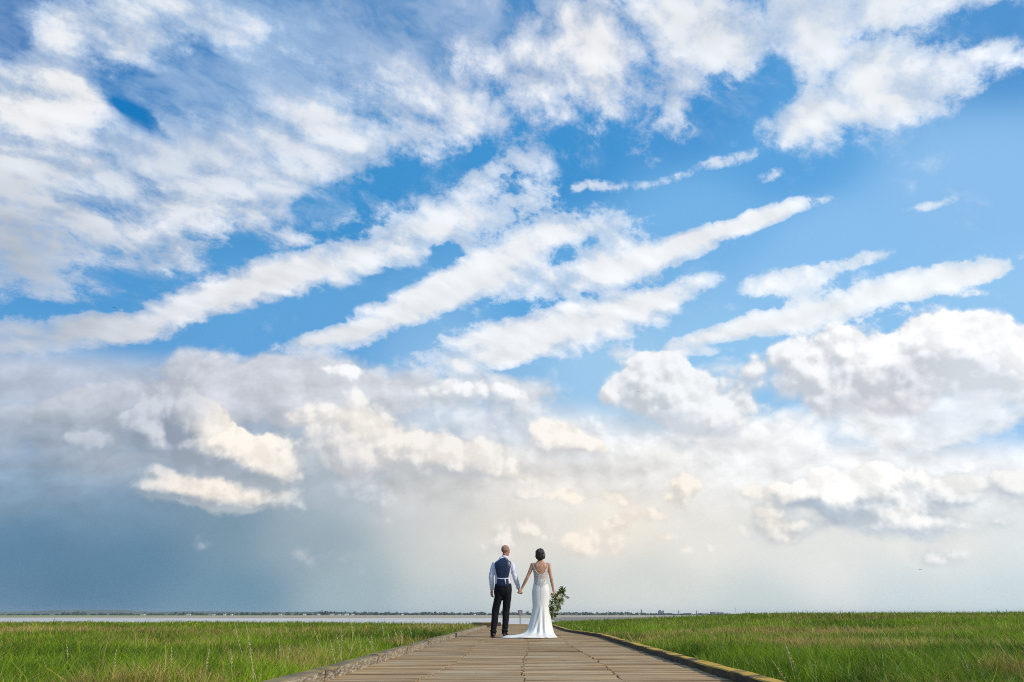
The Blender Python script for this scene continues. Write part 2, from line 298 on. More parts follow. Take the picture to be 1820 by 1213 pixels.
# ================================================================== helpers
from mathutils import noise as mn
rng = np.random.default_rng(7)
random.seed(5)
def PX(x, y_ground=None, d=None, z=0.0):         # photograph pixel on a level plane -> world X, Y
    r = (AX_F * F_PX + AX_R * (x - 910) + AX_U * (606.5 - (y_ground if y_ground is not None else 1093)))
    t = (z - CAM_H) / r.z if d is None else d / r.y
    return r.x * t, r.y * t
def XatY(x, y, Y):                               # world X, Z of photo pixel (x, y) at forward distance Y
    r = (AX_F * F_PX + AX_R * (x - 910) + AX_U * (606.5 - y)); t = Y / r.y
    return r.x * t, CAM_H + r.z * t
def put(name, mesh_or_data, mat=None, parent=None, loc=None):
    o = bpy.data.objects.new(name, mesh_or_data); C.objects.link(o)
    if mat is not None and not mesh_or_data.materials: mesh_or_data.materials.append(mat)
    if parent is not None: o.parent = parent
    if loc is not None: o.location = loc
    return o
def tag(o, label=None, cat=None, group=None, kind=None):
    if label: o['label'] = label
    if cat: o['category'] = cat
    if group: o['group'] = group
    if kind: o['kind'] = kind
    return o
def empty(name, loc, label, cat, group=None):
    o = bpy.data.objects.new(name, None); C.objects.link(o); o.location = loc; o.empty_display_size = .2
    return tag(o, label, cat, group)
def mesh(name, v, f, smooth=True):
    me = bpy.data.meshes.new(name); me.from_pydata([tuple(p) for p in v], [], f)
    me.polygons.foreach_set('use_smooth', [bool(smooth)] * len(me.polygons))
    me.update(); return me
def np_mesh(name, v, quads=None, tris=None, attrs=None, smooth=False):
    me = bpy.data.meshes.new(name)
    nq = 0 if quads is None else len(quads); nt_ = 0 if tris is None else len(tris)
    me.vertices.add(len(v)); me.vertices.foreach_set('co', np.asarray(v, np.float32).ravel())
    loops = np.concatenate([a.ravel() for a in (quads, tris) if a is not None]).astype(np.int32)
    me.loops.add(len(loops)); me.loops.foreach_set('vertex_index', loops)
    me.polygons.add(nq + nt_)
    starts = np.concatenate((np.arange(nq) * 4, nq * 4 + np.arange(nt_) * 3)).astype(np.int32)
    me.polygons.foreach_set('loop_start', starts)
    me.polygons.foreach_set('use_smooth', np.full(nq + nt_, bool(smooth)))
    me.update(calc_edges=True)
    for k, a in (attrs or {}).items():
        at = me.attributes.new(k, 'FLOAT', 'POINT'); at.data.foreach_set('value', np.asarray(a, np.float32))
    return me
class MB:
    def __init__(s): s.v = []; s.f = []
    def add(s, v, f):
        n = len(s.v); s.v += [tuple(p) for p in v]; s.f += [tuple(i + n for i in q) for q in f]
    def box(s, x0, x1, y0, y1, z0, z1, M=None, taper=None):
        v = [Vector((x, y, z)) for z in (z0, z1) for y in (y0, y1) for x in (x0, x1)]
        if M: v = [M @ p for p in v]
        s.add(v, [(0, 2, 3, 1), (4, 5, 7, 6), (0, 1, 5, 4), (2, 6, 7, 3), (0, 4, 6, 2), (1, 3, 7, 5)])
    def loft(s, pts, rad, ref=(1, 0, 0), n=16, cap=True, power=2.0):
        pts = [Vector(p) for p in pts]; rad = [(r, r) if isinstance(r, (int, float)) else r for r in rad]
        if cap:                                  # rounded ends
            t0 = (pts[1] - pts[0]).normalized(); t1 = (pts[-1] - pts[-2]).normalized()
            m0, m1 = min(rad[0]), min(rad[-1])
            P, Q = [], []
            for a in (80, 55, 28): P.append(pts[0] - t0 * m0 * math.sin(R(a)) * .8); Q.append(tuple(r * math.cos(R(a)) for r in rad[0]))
            P += pts; Q += rad
            for a in (28, 55, 80): P.append(pts[-1] + t1 * m1 * math.sin(R(a)) * .8); Q.append(tuple(r * math.cos(R(a)) for r in rad[-1]))
            pts, rad = P, Q
        vs = []; k = len(pts)
        for i, p in enumerate(pts):
            t = (pts[min(i + 1, k - 1)] - pts[max(i - 1, 0)]).normalized()
            sx = Vector(ref); sx = (sx - t * sx.dot(t)).normalized(); sy = t.cross(sx)
            for j in range(n):
                a = 2 * math.pi * j / n; ca, sa = math.cos(a), math.sin(a)
                if power != 2.0:
                    ca = math.copysign(abs(ca) ** (2 / power), ca); sa = math.copysign(abs(sa) ** (2 / power), sa)
                vs.append(p + sx * rad[i][0] * ca + sy * rad[i][1] * sa)
        fs = [(i * n + j, i * n + (j + 1) % n, (i + 1) * n + (j + 1) % n, (i + 1) * n + j) for i in range(k - 1) for j in range(n)]
        fs += [tuple(reversed(range(n))), tuple(range((k - 1) * n, k * n))]
        s.add(vs, fs)
    def ell(s, c, r, M=None, n=20, mrings=12):
        vs = []; c = Vector(c)
        for i in range(1, mrings):
            ph = math.pi * i / mrings
            for j in range(n):
                a = 2 * math.pi * j / n
                p = Vector((r[0] * math.sin(ph) * math.cos(a), r[1] * math.sin(ph) * math.sin(a), r[2] * math.cos(ph)))
                vs.append(c + (M @ p if M else p))
        top = c + (M @ Vector((0, 0, r[2])) if M else Vector((0, 0, r[2]))); bot = c - (top - c)
        k = mrings - 1
        fs = [(i * n + j, (i + 1) * n + j, (i + 1) * n + (j + 1) % n, i * n + (j + 1) % n) for i in range(k - 1) for j in range(n)]
        vs += [top, bot]; T, B = k * n, k * n + 1
        fs += [(T, j, (j + 1) % n) for j in range(n)] + [(B, (k - 1) * n + (j + 1) % n, (k - 1) * n + j) for j in range(n)]
        s.add(vs, fs)
    def mesh(s, name, smooth=True): return mesh(name, s.v, s.f, smooth)
    def build(s, name, mat, parent=None, smooth=True): return put(name, s.mesh(name, smooth), mat, parent)
def fuse(mb, name, voxel=0.005, smooth=4):        # weld overlapping closed shapes into one continuous skin
    o = bpy.data.objects.new("tmp", mb.mesh("tmp")); C.objects.link(o)
    r = o.modifiers.new("r", 'REMESH'); r.mode = 'VOXEL'; r.voxel_size = voxel; r.use_smooth_shade = True
    if smooth: q = o.modifiers.new("s", 'SMOOTH'); q.iterations = smooth; q.factor = .5
    dg = bpy.context.evaluated_depsgraph_get(); dg.update()
    me = bpy.data.meshes.new_from_object(o.evaluated_get(dg)); me.name = name
    bpy.data.objects.remove(o); me.materials.clear()
    me.polygons.foreach_set('use_smooth', [True] * len(me.polygons)); return me
def displace(me, fn):
    n = len(me.vertices); co = np.empty(n * 3, np.float32); no = np.empty(n * 3, np.float32)
    me.vertices.foreach_get('co', co); me.vertex_normals.foreach_get('vector', no)
    co = co.reshape(-1, 3); no = no.reshape(-1, 3)
    for i in range(n): co[i] += no[i] * fn(Vector(co[i]))
    me.vertices.foreach_set('co', co.ravel()); me.update(); return me

# ------------------------------------------------------------------ materials
class MT:
    def __init__(s, name):
        s.m = bpy.data.materials.new(name); s.m.use_nodes = True; s.nt = s.m.node_tree; s.nt.nodes.clear()
        G.nt = s.nt; s.bsdf = _n('ShaderNodeBsdfPrincipled'); s.out = _n('ShaderNodeOutputMaterial')
        s.nt.links.new(s.bsdf.outputs[0], s.out.inputs[0]); s.obj = V3(_n('ShaderNodeTexCoord').outputs['Object'])
    def set(s, **k):
        for a, v in k.items(): plug(s.bsdf.inputs[a.replace('_', ' ')], (*v, 1) if isinstance(v, tuple) and len(v) == 3 and 'Color' in a.replace('_', ' ') else v)
        return s
    def bump(s, h, strength=.3, dist=.01):
        b = _n('ShaderNodeBump'); b.inputs['Strength'].default_value = strength; b.inputs['Distance'].default_value = dist
        plug(b.inputs['Height'], h); s.nt.links.new(b.outputs[0], s.bsdf.inputs['Normal']); return s
def n3(p, sc, det=4, r=.55, color=False): return noise(p, sc, det, r, '3D', color)
def attr(name):
    n = _n('ShaderNodeAttribute'); n.attribute_name = name; return S(n.outputs['Fac'])
def simple(name, c, rough=.6, var=.25, sc=8, bump=0, spec=.3, c2=None):
    t = MT(name); f = n3(t.obj, sc, 5)
    c2 = c2 or tuple(x * (1 - var) for x in c); f = sstep(f, .35, .65)
    t.set(Base_Color=mixc(f, c, c2), Roughness=rough); t.bsdf.inputs['Specular IOR Level'].default_value = spec
    if bump: t.bump(n3(t.obj, sc * 4, 6), bump, .01)
    return t.m

# ================================================================== SETTING
def sm(a, b, x): t = min(1, max(0, (x - a) / (b - a))); return t * t * (3 - 2 * t)
def sma(a, b, x): t = np.clip((x - a) / (b - a), 0, 1); return t * t * (3 - 2 * t)
def edge_left(X): return 35 + 8 * sma(-3, -12, X) if isinstance(X, np.ndarray) else 35 + 8 * sm(-3, -12, X)
def ground_z(X, Y):                               # works on arrays
    X = np.asarray(X, float); Y = np.asarray(Y, float)
    left = -0.04 + 0.03 * np.sin(X * .9) * np.cos(Y * .6)
    right = -0.07 + 0.40 * sma(1.5, 17, X) * sma(8, 42, Y) + 0.05 * sma(1.5, 4, X) + 0.03 * np.sin(X * .7 + 1) * np.cos(Y * .5) + .10 * sma(25, 34, X)
    z = np.where(X < 0, left, right)
    el = 35 + 8 * np.clip((-X - 3) / 9, 0, 1); el = np.where(X < 0, el, 50 + 0 * X)
    z = z - 2.3 * sma(0, 9, Y - el)
    z = np.where((np.abs(X) < 1.42) & (Y < 38), -0.22, z)
    z = z - 2.3 * np.where((np.abs(X) < 1.42), sma(37, 41, Y), 0)
    return z
# salt marsh ground as one sheet reaching under the water
gx = np.concatenate((-np.geomspace(4000, 60, 10), np.linspace(-58, -2, 90), np.array([-1.43, -1.41, -.7, 0, .7, 1.41, 1.43]), np.linspace(2, 58, 90), np.geomspace(60, 4000, 10)))
gy = np.concatenate((np.array([-60, -20, -5]), np.linspace(0, 64, 170), np.array([80, 200, 1000, 4000])))
GX, GY = np.meshgrid(gx, gy); GZ = ground_z(GX, GY)
nx, ny = len(gx), len(gy); idx = np.arange(nx * ny).reshape(ny, nx)
q = np.stack((idx[:-1, :-1], idx[:-1, 1:], idx[1:, 1:], idx[1:, :-1]), -1).reshape(-1, 4)
gm = np_mesh('ground', np.stack((GX, GY, GZ), -1).reshape(-1, 3), q, smooth=True)
t = MT('marsh_soil'); f = n3(t.obj, .5, 6); f2 = n3(t.obj, 9, 5)
c = mixc(sstep(f, .4, .6), (.02, .04, .006), (.05, .05, .015)); c = mixc(sstep(f2, .35, .7), c, (.015, .028, .006))
_, _, oz = sep(t.obj)
c = mixc(sstep(oz, -.5, -1.0), c, (.24, .20, .16))
t.set(Base_Color=c, Roughness=.95); t.bump(n3(t.obj, 14, 6), .8, .05)
tag(put('ground', gm, t.m), kind='structure')

# estuary water and far sand bank
t = MT('estuary_water'); wx, wy, wz = sep(t.obj)
rip = noise(comb(wx * .3, wy * .9), .9, 8, .62)
rip2 = noise(comb(wx * .012, wy * .045), .8, 5, .6)
t.set(Base_Color=mixc(sstep(rip2, .38, .62), (.66, .585, .51), (.52, .47, .43)), Roughness=.45); t.bsdf.inputs['Specular IOR Level'].default_value = .3
t.bump(rip, .55, .12)
v = [(-4000, 36, -2.0), (4000, 36, -2.0), (4000, 640, -2.0), (-4000, 640, -2.0)]
tag(put('water', mesh('water', v, [(0, 1, 2, 3)], False), t.m), kind='structure')
t = MT('tidal_sand'); sx_, sy_, _ = sep(t.obj)
g1 = noise(comb(sx_ * .003, sy_ * .02), 1.0, 6, .6)
c = mixc(sstep(g1, .42, .6), (.50, .40, .27), (.36, .27, .16))
c = mixc(sstep(sy_, 610, 560), c, (.20, .13, .08))
grn = m('MULTIPLY', sstep(sx_, -260, -900), sstep(sy_, 640, 700)); c = mixc(grn, c, (.24, .27, .08))
t.set(Base_Color=c, Roughness=.95)
sb = []
xs = np.linspace(-4200, 4200, 121)
for i, x in enumerate(xs):
    e = 565 + 14 * mn.noise((x * .004, 3, 0)) + (x < -200) * min(60, (-200 - x) * .05)
    sb += [(x, e, -2.1), (x, e + 14, -1.86), (x, 2200, -1.5), (x, 7000, -1.3)]
fs = [(i * 4 + j, (i + 1) * 4 + j, (i + 1) * 4 + j + 1, i * 4 + j + 1) for i in range(120) for j in range(3)]
tag(put('sandbank', mesh('sandbank', sb, fs), t.m), kind='structure')
# far blue hills on the left
t = MT('hill_woodland'); t.set(Base_Color=mixc(sstep(n3(t.obj, .004, 5), .4, .6), (.05, .08, .04), (.10, .12, .06)), Roughness=1)
hv = []; N = 90
for i in range(N + 1):
    x = -5600 + i * 5200 / N; h = 26 * sm(0, 12, i) * sm(N, N - 45, i) * (.7 + .6 * mn.noise((x * .0014, 0, 4)) + .12 * mn.noise((x * .01, 1, 4))) + 1
    hv += [(x, 5900, -2), (x, 6200, -2 + h * 1.1 + 8), (x, 6900, -2 + h * 1.25 + 8), (x, 7000, -2)]
fs = [(i * 4 + j, (i + 1) * 4 + j, (i + 1) * 4 + j + 1, i * 4 + j + 1) for i in range(N) for j in range(3)]
tag(put('hills', mesh('hills', hv, fs), t.m), kind='structure')

# ------------------------------------------------------------------ boardwalk
def wood(name, ca, cb, cc, along='x', patches=None, top=None):
    t = MT(name); x, y, z = sep(t.obj)
    p = comb(x * 1.2, y * 14.0, z * 14.0) if along == 'x' else comb(x * 14.0, y * 1.2, z * 14.0)
    r = attr('tint')
    g = n3(p + comb(r * 37.0, r * 11.0, r * 5.0), 1.0, 7, .62)
    c = mixc(sstep(g, .32, .68), ca, cb); c = mixc(sstep(n3(t.obj, 1.1, 5, .6), .46, .66), c, cc)
    c = c * (r * .65 + .62)
    c = mixc(sstep(n3(p, 2.6, 5, .7), .64, .72), c, (.03, .024, .018))
    if patches: c = patches(t, c, x, y, z)
    t.set(Base_Color=c, Roughness=.85); t.bsdf.inputs['Specular IOR Level'].default_value = .25
    t.bump(g, .6, .006); return t.m
m_deck = wood('weathered_boards', (.54, .35, .17), (.30, .185, .09), (.46, .33, .19))
V, Q, TI = [], [], []
y = 3.2; k = 0
def lat(Y, side):
    if side < 0: return -1.46 - (.0 if Y < 28 else .0)
    pts = [(0, 1.47), (15.5, 1.56), (17.5, 1.44), (19.3, 1.31), (20.6, 1.14), (27, 1.08), (40, 1.08)]
    for (a, b), (c_, d_) in zip(pts, pts[1:]):
        if a <= Y <= c_: return b + (d_ - b) * (Y - a) / (c_ - a)
    return 1.1
while y < 37.4:
    w = random.choice((.09, .10, .10, .11, .13)) ; gap = random.choice((.006, .007, .009, .012)) if random.random() > .05 else .018
    cuts = [lat(y, -1), -.74 + random.uniform(-.02, .02) + .05 * math.sin(y), .0 + random.uniform(-.02, .02) + .03 * math.sin(y * .7), .70 + random.uniform(-.02, .02) + .03 * math.cos(y * .8), lat(y, 1)]
    rt_ = random.gauss(.5, .20)
    for a, b in zip(cuts, cuts[1:]):
        dz = random.gauss(0, .0022); tl = random.gauss(0, .0018); n0 = len(V)
        ya, yb = y + gap / 2 + random.uniform(-.002, .002), y + w - gap / 2
        for z in (-.045, 0):
            for yy in (ya, yb):
                for xx in (a + .008, b - .008):
                    V.append((xx, yy, z + dz + (tl if xx > a + .1 else -tl)))
        Q += [[n0 + j for j in qd] for qd in ((0, 2, 3, 1), (4, 5, 7, 6), (0, 1, 5, 4), (2, 6, 7, 3), (0, 4, 6, 2), (1, 3, 7, 5))]
        ti = min(1, max(0, random.gauss(rt_, .09))); TI += [ti] * 8
    y += w; k += 1
bw = np_mesh('boardwalk', np.array(V), np.array(Q), attrs={'tint': TI})
tag(put('boardwalk', bw, m_deck), kind='structure')
# bearers below the boards, part of the same walk
mb = MB()
for x in (-1.3, -.74, 0, .7): mb.box(x - .05, x + .05, 3.2, 37.2, -.22, -.05)
mb.box(-1.5, 1.1, 37.38, 37.46, -.6, -.002)
mb.build('boardwalk_bearers', simple('old_bearer_wood', (.09, .065, .04), .9), None, False); tag(bpy.data.objects['boardwalk_bearers'], kind='structure')

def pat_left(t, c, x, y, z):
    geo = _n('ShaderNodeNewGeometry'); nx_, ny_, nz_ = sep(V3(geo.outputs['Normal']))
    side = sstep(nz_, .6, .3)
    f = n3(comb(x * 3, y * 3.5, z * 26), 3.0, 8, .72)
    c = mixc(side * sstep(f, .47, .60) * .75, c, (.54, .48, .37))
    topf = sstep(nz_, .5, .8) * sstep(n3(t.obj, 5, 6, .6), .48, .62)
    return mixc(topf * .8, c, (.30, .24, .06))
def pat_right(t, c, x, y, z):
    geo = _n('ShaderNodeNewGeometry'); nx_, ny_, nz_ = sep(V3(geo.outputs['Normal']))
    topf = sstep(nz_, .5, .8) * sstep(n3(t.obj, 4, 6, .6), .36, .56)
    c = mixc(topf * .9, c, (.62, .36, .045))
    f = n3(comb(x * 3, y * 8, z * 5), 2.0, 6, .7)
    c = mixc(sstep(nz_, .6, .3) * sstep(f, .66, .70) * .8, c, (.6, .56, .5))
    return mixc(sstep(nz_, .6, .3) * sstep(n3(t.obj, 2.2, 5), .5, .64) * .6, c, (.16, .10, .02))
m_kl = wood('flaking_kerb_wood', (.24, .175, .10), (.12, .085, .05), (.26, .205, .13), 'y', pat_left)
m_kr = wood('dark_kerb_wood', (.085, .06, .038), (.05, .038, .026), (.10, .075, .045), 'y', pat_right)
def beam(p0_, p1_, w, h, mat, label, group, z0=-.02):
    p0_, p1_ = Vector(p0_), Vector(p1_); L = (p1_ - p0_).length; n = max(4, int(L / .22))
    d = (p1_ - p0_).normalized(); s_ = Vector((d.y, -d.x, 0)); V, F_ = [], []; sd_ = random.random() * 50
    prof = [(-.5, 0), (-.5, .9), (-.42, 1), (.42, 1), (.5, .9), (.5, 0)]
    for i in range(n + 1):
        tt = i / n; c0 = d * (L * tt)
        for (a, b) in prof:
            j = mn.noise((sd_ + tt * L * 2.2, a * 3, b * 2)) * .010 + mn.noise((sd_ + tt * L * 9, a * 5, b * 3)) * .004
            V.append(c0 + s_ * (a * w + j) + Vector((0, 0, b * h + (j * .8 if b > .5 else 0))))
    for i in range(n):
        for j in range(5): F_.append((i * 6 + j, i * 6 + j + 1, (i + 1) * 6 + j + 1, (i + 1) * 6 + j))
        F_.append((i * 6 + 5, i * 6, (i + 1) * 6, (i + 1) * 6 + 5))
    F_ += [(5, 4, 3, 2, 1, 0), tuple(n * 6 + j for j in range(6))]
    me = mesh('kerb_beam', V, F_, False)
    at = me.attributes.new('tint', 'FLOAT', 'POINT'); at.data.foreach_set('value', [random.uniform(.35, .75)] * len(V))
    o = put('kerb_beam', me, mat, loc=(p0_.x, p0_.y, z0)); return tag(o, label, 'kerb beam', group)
LK = [(-1.50, 3.3), (-1.50, 5.4), (-1.51, 7.3), (-1.515, 9.1), (-1.53, 11.2), (-1.555, 14.2), (-1.58, 17.6), (-1.57, 20.8), (-1.54, 24.2), (-1.51, 27.2)]
lab = ['flaking pale timber kerb beam nearest the viewer on the left of the boardwalk, cut by the bottom edge', 'white-flaked kerb beam beside the thick grass, second from the front on the left',
 'white-flaked kerb beam on the left, third from the front, grass hanging over it', 'white-flaked left kerb beam, fourth from the front, with a dark joint at its near end', 'brown left kerb beam with mossy top, fifth from the front',
 'mossy left kerb beam level with the space in front of the man in the waistcoat', 'mossy left kerb beam just beyond the man in the waistcoat', 'thin-looking far left kerb beam with grass growing over its top, third from the far end', 'pale far left kerb beam, second from the far end', 'last beam at the far end of the left kerb, half sunk in grass']
for i, (a, b) in enumerate(zip(LK, LK[1:])):
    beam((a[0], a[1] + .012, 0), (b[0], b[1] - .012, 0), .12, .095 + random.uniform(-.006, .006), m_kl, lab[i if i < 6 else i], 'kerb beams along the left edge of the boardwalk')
RK = [(1.53, 3.3), (1.54, 7.6), (1.56, 11.8), (1.60, 15.6), (1.47, 17.6), (1.28, 19.6), (1.16, 21.2), (1.13, 26), (1.13, 32)]
lab = ['dark kerb beam with orange lichen on top, nearest the viewer on the right', 'dark kerb beam with orange lichen on top, second from the front on the right', 'dark brown right kerb beam with tan top, third from the front',
 'right kerb beam beside the bride that starts to bend inward', 'short right kerb beam where the kerb bends towards the walk', 'short right kerb beam just past the bend, beyond the bride', 'far right kerb beam beyond the bend, next to the bouquet', 'farthest right kerb beam, hidden in part by the bouquet and grass']
for i, (a, b) in enumerate(zip(RK, RK[1:])):
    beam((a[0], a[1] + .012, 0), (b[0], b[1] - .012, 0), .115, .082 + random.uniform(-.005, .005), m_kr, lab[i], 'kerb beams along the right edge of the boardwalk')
beam((-2.25, 31.0, 0), (-1.08, 31.3, 0), .14, .16, m_kr, 'dark timber beam lying crosswise behind the man, at the far left of the boardwalk', 'loose cross beams')

# ------------------------------------------------------------------ marsh grass (uncountable)
def vnoise(X, Y, s, seed):                        # value noise on arrays
    r = np.random.default_rng(seed); T = r.random((64, 64))
    x, y = X / s + 100, Y / s + 100; xi, yi = np.floor(x).astype(int), np.floor(y).astype(int); fx, fy = x - xi, y - yi
    fx = fx * fx * (3 - 2 * fx); fy = fy * fy * (3 - 2 * fy); g = lambda a, b: T[a % 64, b % 64]
    return (g(xi, yi) * (1 - fx) + g(xi + 1, yi) * fx) * (1 - fy) + (g(xi, yi + 1) * (1 - fx) + g(xi + 1, yi + 1) * fx) * fy
def blades(name, side, n, label):
    u = rng.random(n)
    d0_, d1_ = 3.0, (46.0 if side < 0 else 60.0)
    Y = 1 / (1 / d0_ ** 0.55 + u * (1 / d1_ ** 0.55 - 1 / d0_ ** 0.55)); Y = Y ** (1 / 0.55)
    lx = rng.random(n) * (Y * .86 + 3.5)
    # kerb line on each side
    if side < 0: inner = np.interp(Y, [0, 27, 28, 60], [1.565, 1.60, 1.50, 1.45]); X = -inner - lx
    else: inner = np.interp(Y, [0, 15.5, 17.5, 21, 60], [1.59, 1.66, 1.52, 1.21, 1.18]); X = inner + lx
    el = np.where(X < 0, 35 + 8 * np.clip((-X - 3) / 9, 0, 1), 50.0)
    keep = (Y < el + 3.0 * rng.random(n)) & ~((X > -2.3) & (X < -1.05) & (np.abs(Y - 31.1) < .25))
    X, Y, lx = X[keep], Y[keep], lx[keep]; n = len(X); Z = ground_z(X, Y)
    dist = np.hypot(X, Y)
    big = vnoise(X, Y, 3.1, 1) * .6 + vnoise(X, Y, 1.1, 2) * .4
    sml = vnoise(X, Y, .35, 3)
    h = (.085 + .075 * big + .075 * sml) * (0.65 + .7 * rng.random(n) ** 1.5)
    h *= np.interp(lx, [0, .15, .6], [.35, .6, 1.0])
    h *= np.where(X > 0, 1 + .25 * sma(3, 14, X), 1.0)
    spike = rng.random(n) < .012; h = np.where(spike, h * 1.7, h)
    w = np.maximum(.0036 + .003 * rng.random(n), .00062 * dist * (.7 + .6 * rng.random(n)))
    broad = (vnoise(X, Y, .9, 9) > .74) & (rng.random(n) < .6); w = np.where(broad, w * 2.2, w); h = np.where(broad, h * .75, h)
    az = rng.random(n) * 2 * np.pi; lean = (.15 + .8 * rng.random(n) ** 1.4) * h
    lx_, ly_ = np.cos(az) * lean + .03 * h, np.sin(az) * lean
    fa = rng.random(n) * 2 * np.pi; wx_, wy_ = np.cos(fa) * w / 2, np.sin(fa) * w / 2
    # blades turn their flat towards a viewer no more than any other way
    B = np.stack((X, Y, Z - .02), -1); W = np.stack((wx_, wy_, np.zeros(n)), -1)
    M = B + np.stack((lx_ * .3, ly_ * .3, h * .62), -1); T_ = B + np.stack((lx_, ly_, h * .98), -1)
    P = np.stack((B - W, B + W, M - W * .8, M + W * .8, T_), 1).reshape(-1, 3)
    b = np.arange(n) * 5
    quads = np.stack((b, b + 1, b + 3, b + 2), -1); tris = np.stack((b + 2, b + 3, b + 4), -1)
    # dry straw patches: bands seen in the place, plus scatter
    pt = vnoise(X, Y, 2.2, 11) * .55 + vnoise(X, Y, .7, 12) * .45
    dry = sma(.60, .76, pt) * .55
    def band(cx, cy, rx, ry, a): return a * np.exp(-((X - cx) / rx) ** 2 - ((Y - cy) / ry) ** 2)
    if side < 0: dry = dry + band(-13, 20, 9, 3.0, .95) + band(-3.4, 27, 1.8, 4, .7) + band(-6, 14.5, 2, 1.6, .5) + band(-2.6, 9, .8, 1.5, .4)
    else: dry = dry + band(6.5, 17, 3.8, 2.0, .95) + band(5.6, 10.2, 1.6, .9, .75) + band(4, 12, 1.6, 1.5, .4) + band(3.6, 5.2, .5, .5, .2) + band(14, 30, 9, 4, .3)
    dry = np.clip(dry, 0, 1); isdry = (rng.random(n) < dry * .85 + .035).astype(float)
    tone = np.clip(.5 + .9 * (vnoise(X, Y, 1.6, 21) - .5) + .8 * (sml - .5) + .35 * rng.standard_normal(n) * .6, 0, 1)
    far = sma(18, 40, Y) * .6                      # the outer marsh grows a yellower grass
    rep = lambda a: np.repeat(a, 5)
    hh = np.tile([0, 0, .6, .6, 1.0], n)
    me = np_mesh(name, P, quads, tris, {'dry': rep(isdry), 'tone': rep(tone), 'olive': rep(np.clip(far + .3 * (big - .5) + .25 * rng.random(n), 0, 1)), 'up': hh}, smooth=True)
    return tag(put(name, me, m_grass), label, 'grass', kind='stuff')
t = MT('marsh_grass_blade')
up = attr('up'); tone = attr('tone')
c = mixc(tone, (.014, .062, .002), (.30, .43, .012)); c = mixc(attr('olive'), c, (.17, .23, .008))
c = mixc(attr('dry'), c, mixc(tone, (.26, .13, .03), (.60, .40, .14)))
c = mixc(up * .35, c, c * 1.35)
t.set(Base_Color=c, Roughness=.48); t.bsdf.inputs['Specular IOR Level'].default_value = .3
tr = _n('ShaderNodeBsdfTranslucent'); plug(tr.inputs[0], c * 1.1); ms = _n('ShaderNodeMixShader'); ms.inputs[0].default_value = .35
t.nt.links.new(t.bsdf.outputs[0], ms.inputs[1]); t.nt.links.new(tr.outputs[0], ms.inputs[2]); t.nt.links.new(ms.outputs[0], t.out.inputs[0])
m_grass = t.m
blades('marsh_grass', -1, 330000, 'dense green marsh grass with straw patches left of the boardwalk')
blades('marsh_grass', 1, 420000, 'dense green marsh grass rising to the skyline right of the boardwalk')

# ------------------------------------------------------------------ tall seed stalks
m_stalk = simple('dry_stalk', (.52, .46, .22), .7, .3, 30)
m_seed = simple('seed_head', (.60, .50, .25), .8, .4, 90, c2=(.35, .33, .12))
m_stalkg = simple('green_stalk', (.34, .42, .10), .7, .3, 30)
ST = [(415, 1100, 441, 1178), (437, 1105, 452, 1209), (440, 1168, 462, 1209), (405, 1190, 418, 1209), (364, 1196, 365, 1209),
 (625, 1104, 625, 1141), (606, 1117, 606, 1168), (556, 1120, 581, 1158), (678, 1108, 684, 1132), (700, 1118, 709, 1138), (712, 1120, 715, 1141), (637, 1126, 646, 1153), (599, 1128, 607, 1168), (749, 1108, 753, 1121),
 (762, 1106, 768, 1123), (724, 1117, 735, 1128), (778, 1110, 787, 1126), (652, 1136, 675, 1156), (495, 1136, 500, 1181), (513, 1166, 498, 1196), (660, 1130, 662, 1150), (690, 1128, 694, 1140), (586, 1140, 600, 1175), (630, 1148, 640, 1170),
 (1559, 1117, 1565, 1209), (1650, 1121, 1656, 1143), (1396, 1146, 1416, 1186), (1716, 1176, 1729, 1206), (1445, 1174, 1447, 1209), (1573, 1128, 1577, 1148), (1370, 1173, 1374, 1207), (1397, 1144, 1411, 1190), (1114, 1130, 1121, 1140), (1021, 1112, 1021, 1119), (1762, 1104, 1776, 1114), (1508, 1118, 1512, 1128),
 (205, 1186, 196, 1205), (300, 1172, 310, 1200), (120, 1150, 124, 1176), (260, 1140, 262, 1160)]
SL = ['leaning dry grass stalk with its tip at the skyline, left of the boardwalk', 'tallest pale dry stalk on the left, rising from the bottom edge of the grass', 'short pale dry stalk at the foot of the tallest left stalk']
LB = {3: 'short dry stalk just left of the tallest pale stalk, at the bottom edge', 4: 'tiny upright stalk tip at the bottom edge, left of the tallest stalk', 5: 'upright stalk crossing the water line, highest tip of those beside the left kerb', 6: 'upright pale stalk right of the long leaning one, half way to the left kerb', 7: 'long pale stalk leaning left, midway between bottom left stalks and the kerb',
 8: 'upright stalk above the fourth beam of the left kerb', 9: 'slightly leaning stalk, second of the cluster behind the left kerb', 10: 'upright stalk, third of the cluster behind the left kerb', 11: 'leaning stalk with drooping head in the middle of the left kerbside grass', 12: 'stalk leaning left close beside the upright pale one', 13: 'first of two far stalks left of the end of the kerb', 14: 'second of two far stalks left of the end of the kerb',
 15: 'strongly slanted short stalk behind the middle of the left kerb', 16: 'farthest slanted stalk close to the end of the left kerb', 17: 'long stalk slanting left, touching the top of the left kerb', 18: 'stalk near the bottom, left of the front end of the left kerb', 20: 'short upright stalk next to the long slanted one by the kerb', 21: 'smallest upright stalk in the grass behind the left kerb', 22: 'stalk leaning left just behind the front left kerb beam', 23: 'short leaning stalk over the second left kerb beam',
 29: 'short stalk beside the tall beaded green stalk on the right', 30: 'pale stalk close to the front of the orange lichen kerb', 26: 'slanting thin stalk left of the orange kerb end', 31: 'slanting thin stalk just behind the front right kerb beam', 34: 'thin stalk on the skyline at the far right', 35: 'short far stalk in the middle of the right-hand grass',
 36: 'leaning short stalk at the bottom, left foreground', 37: 'short stalk right of centre in the left foreground grass', 38: 'farthest left stalk, half way up the grass', 39: 'small stalk in the dry patch of the left grass'}
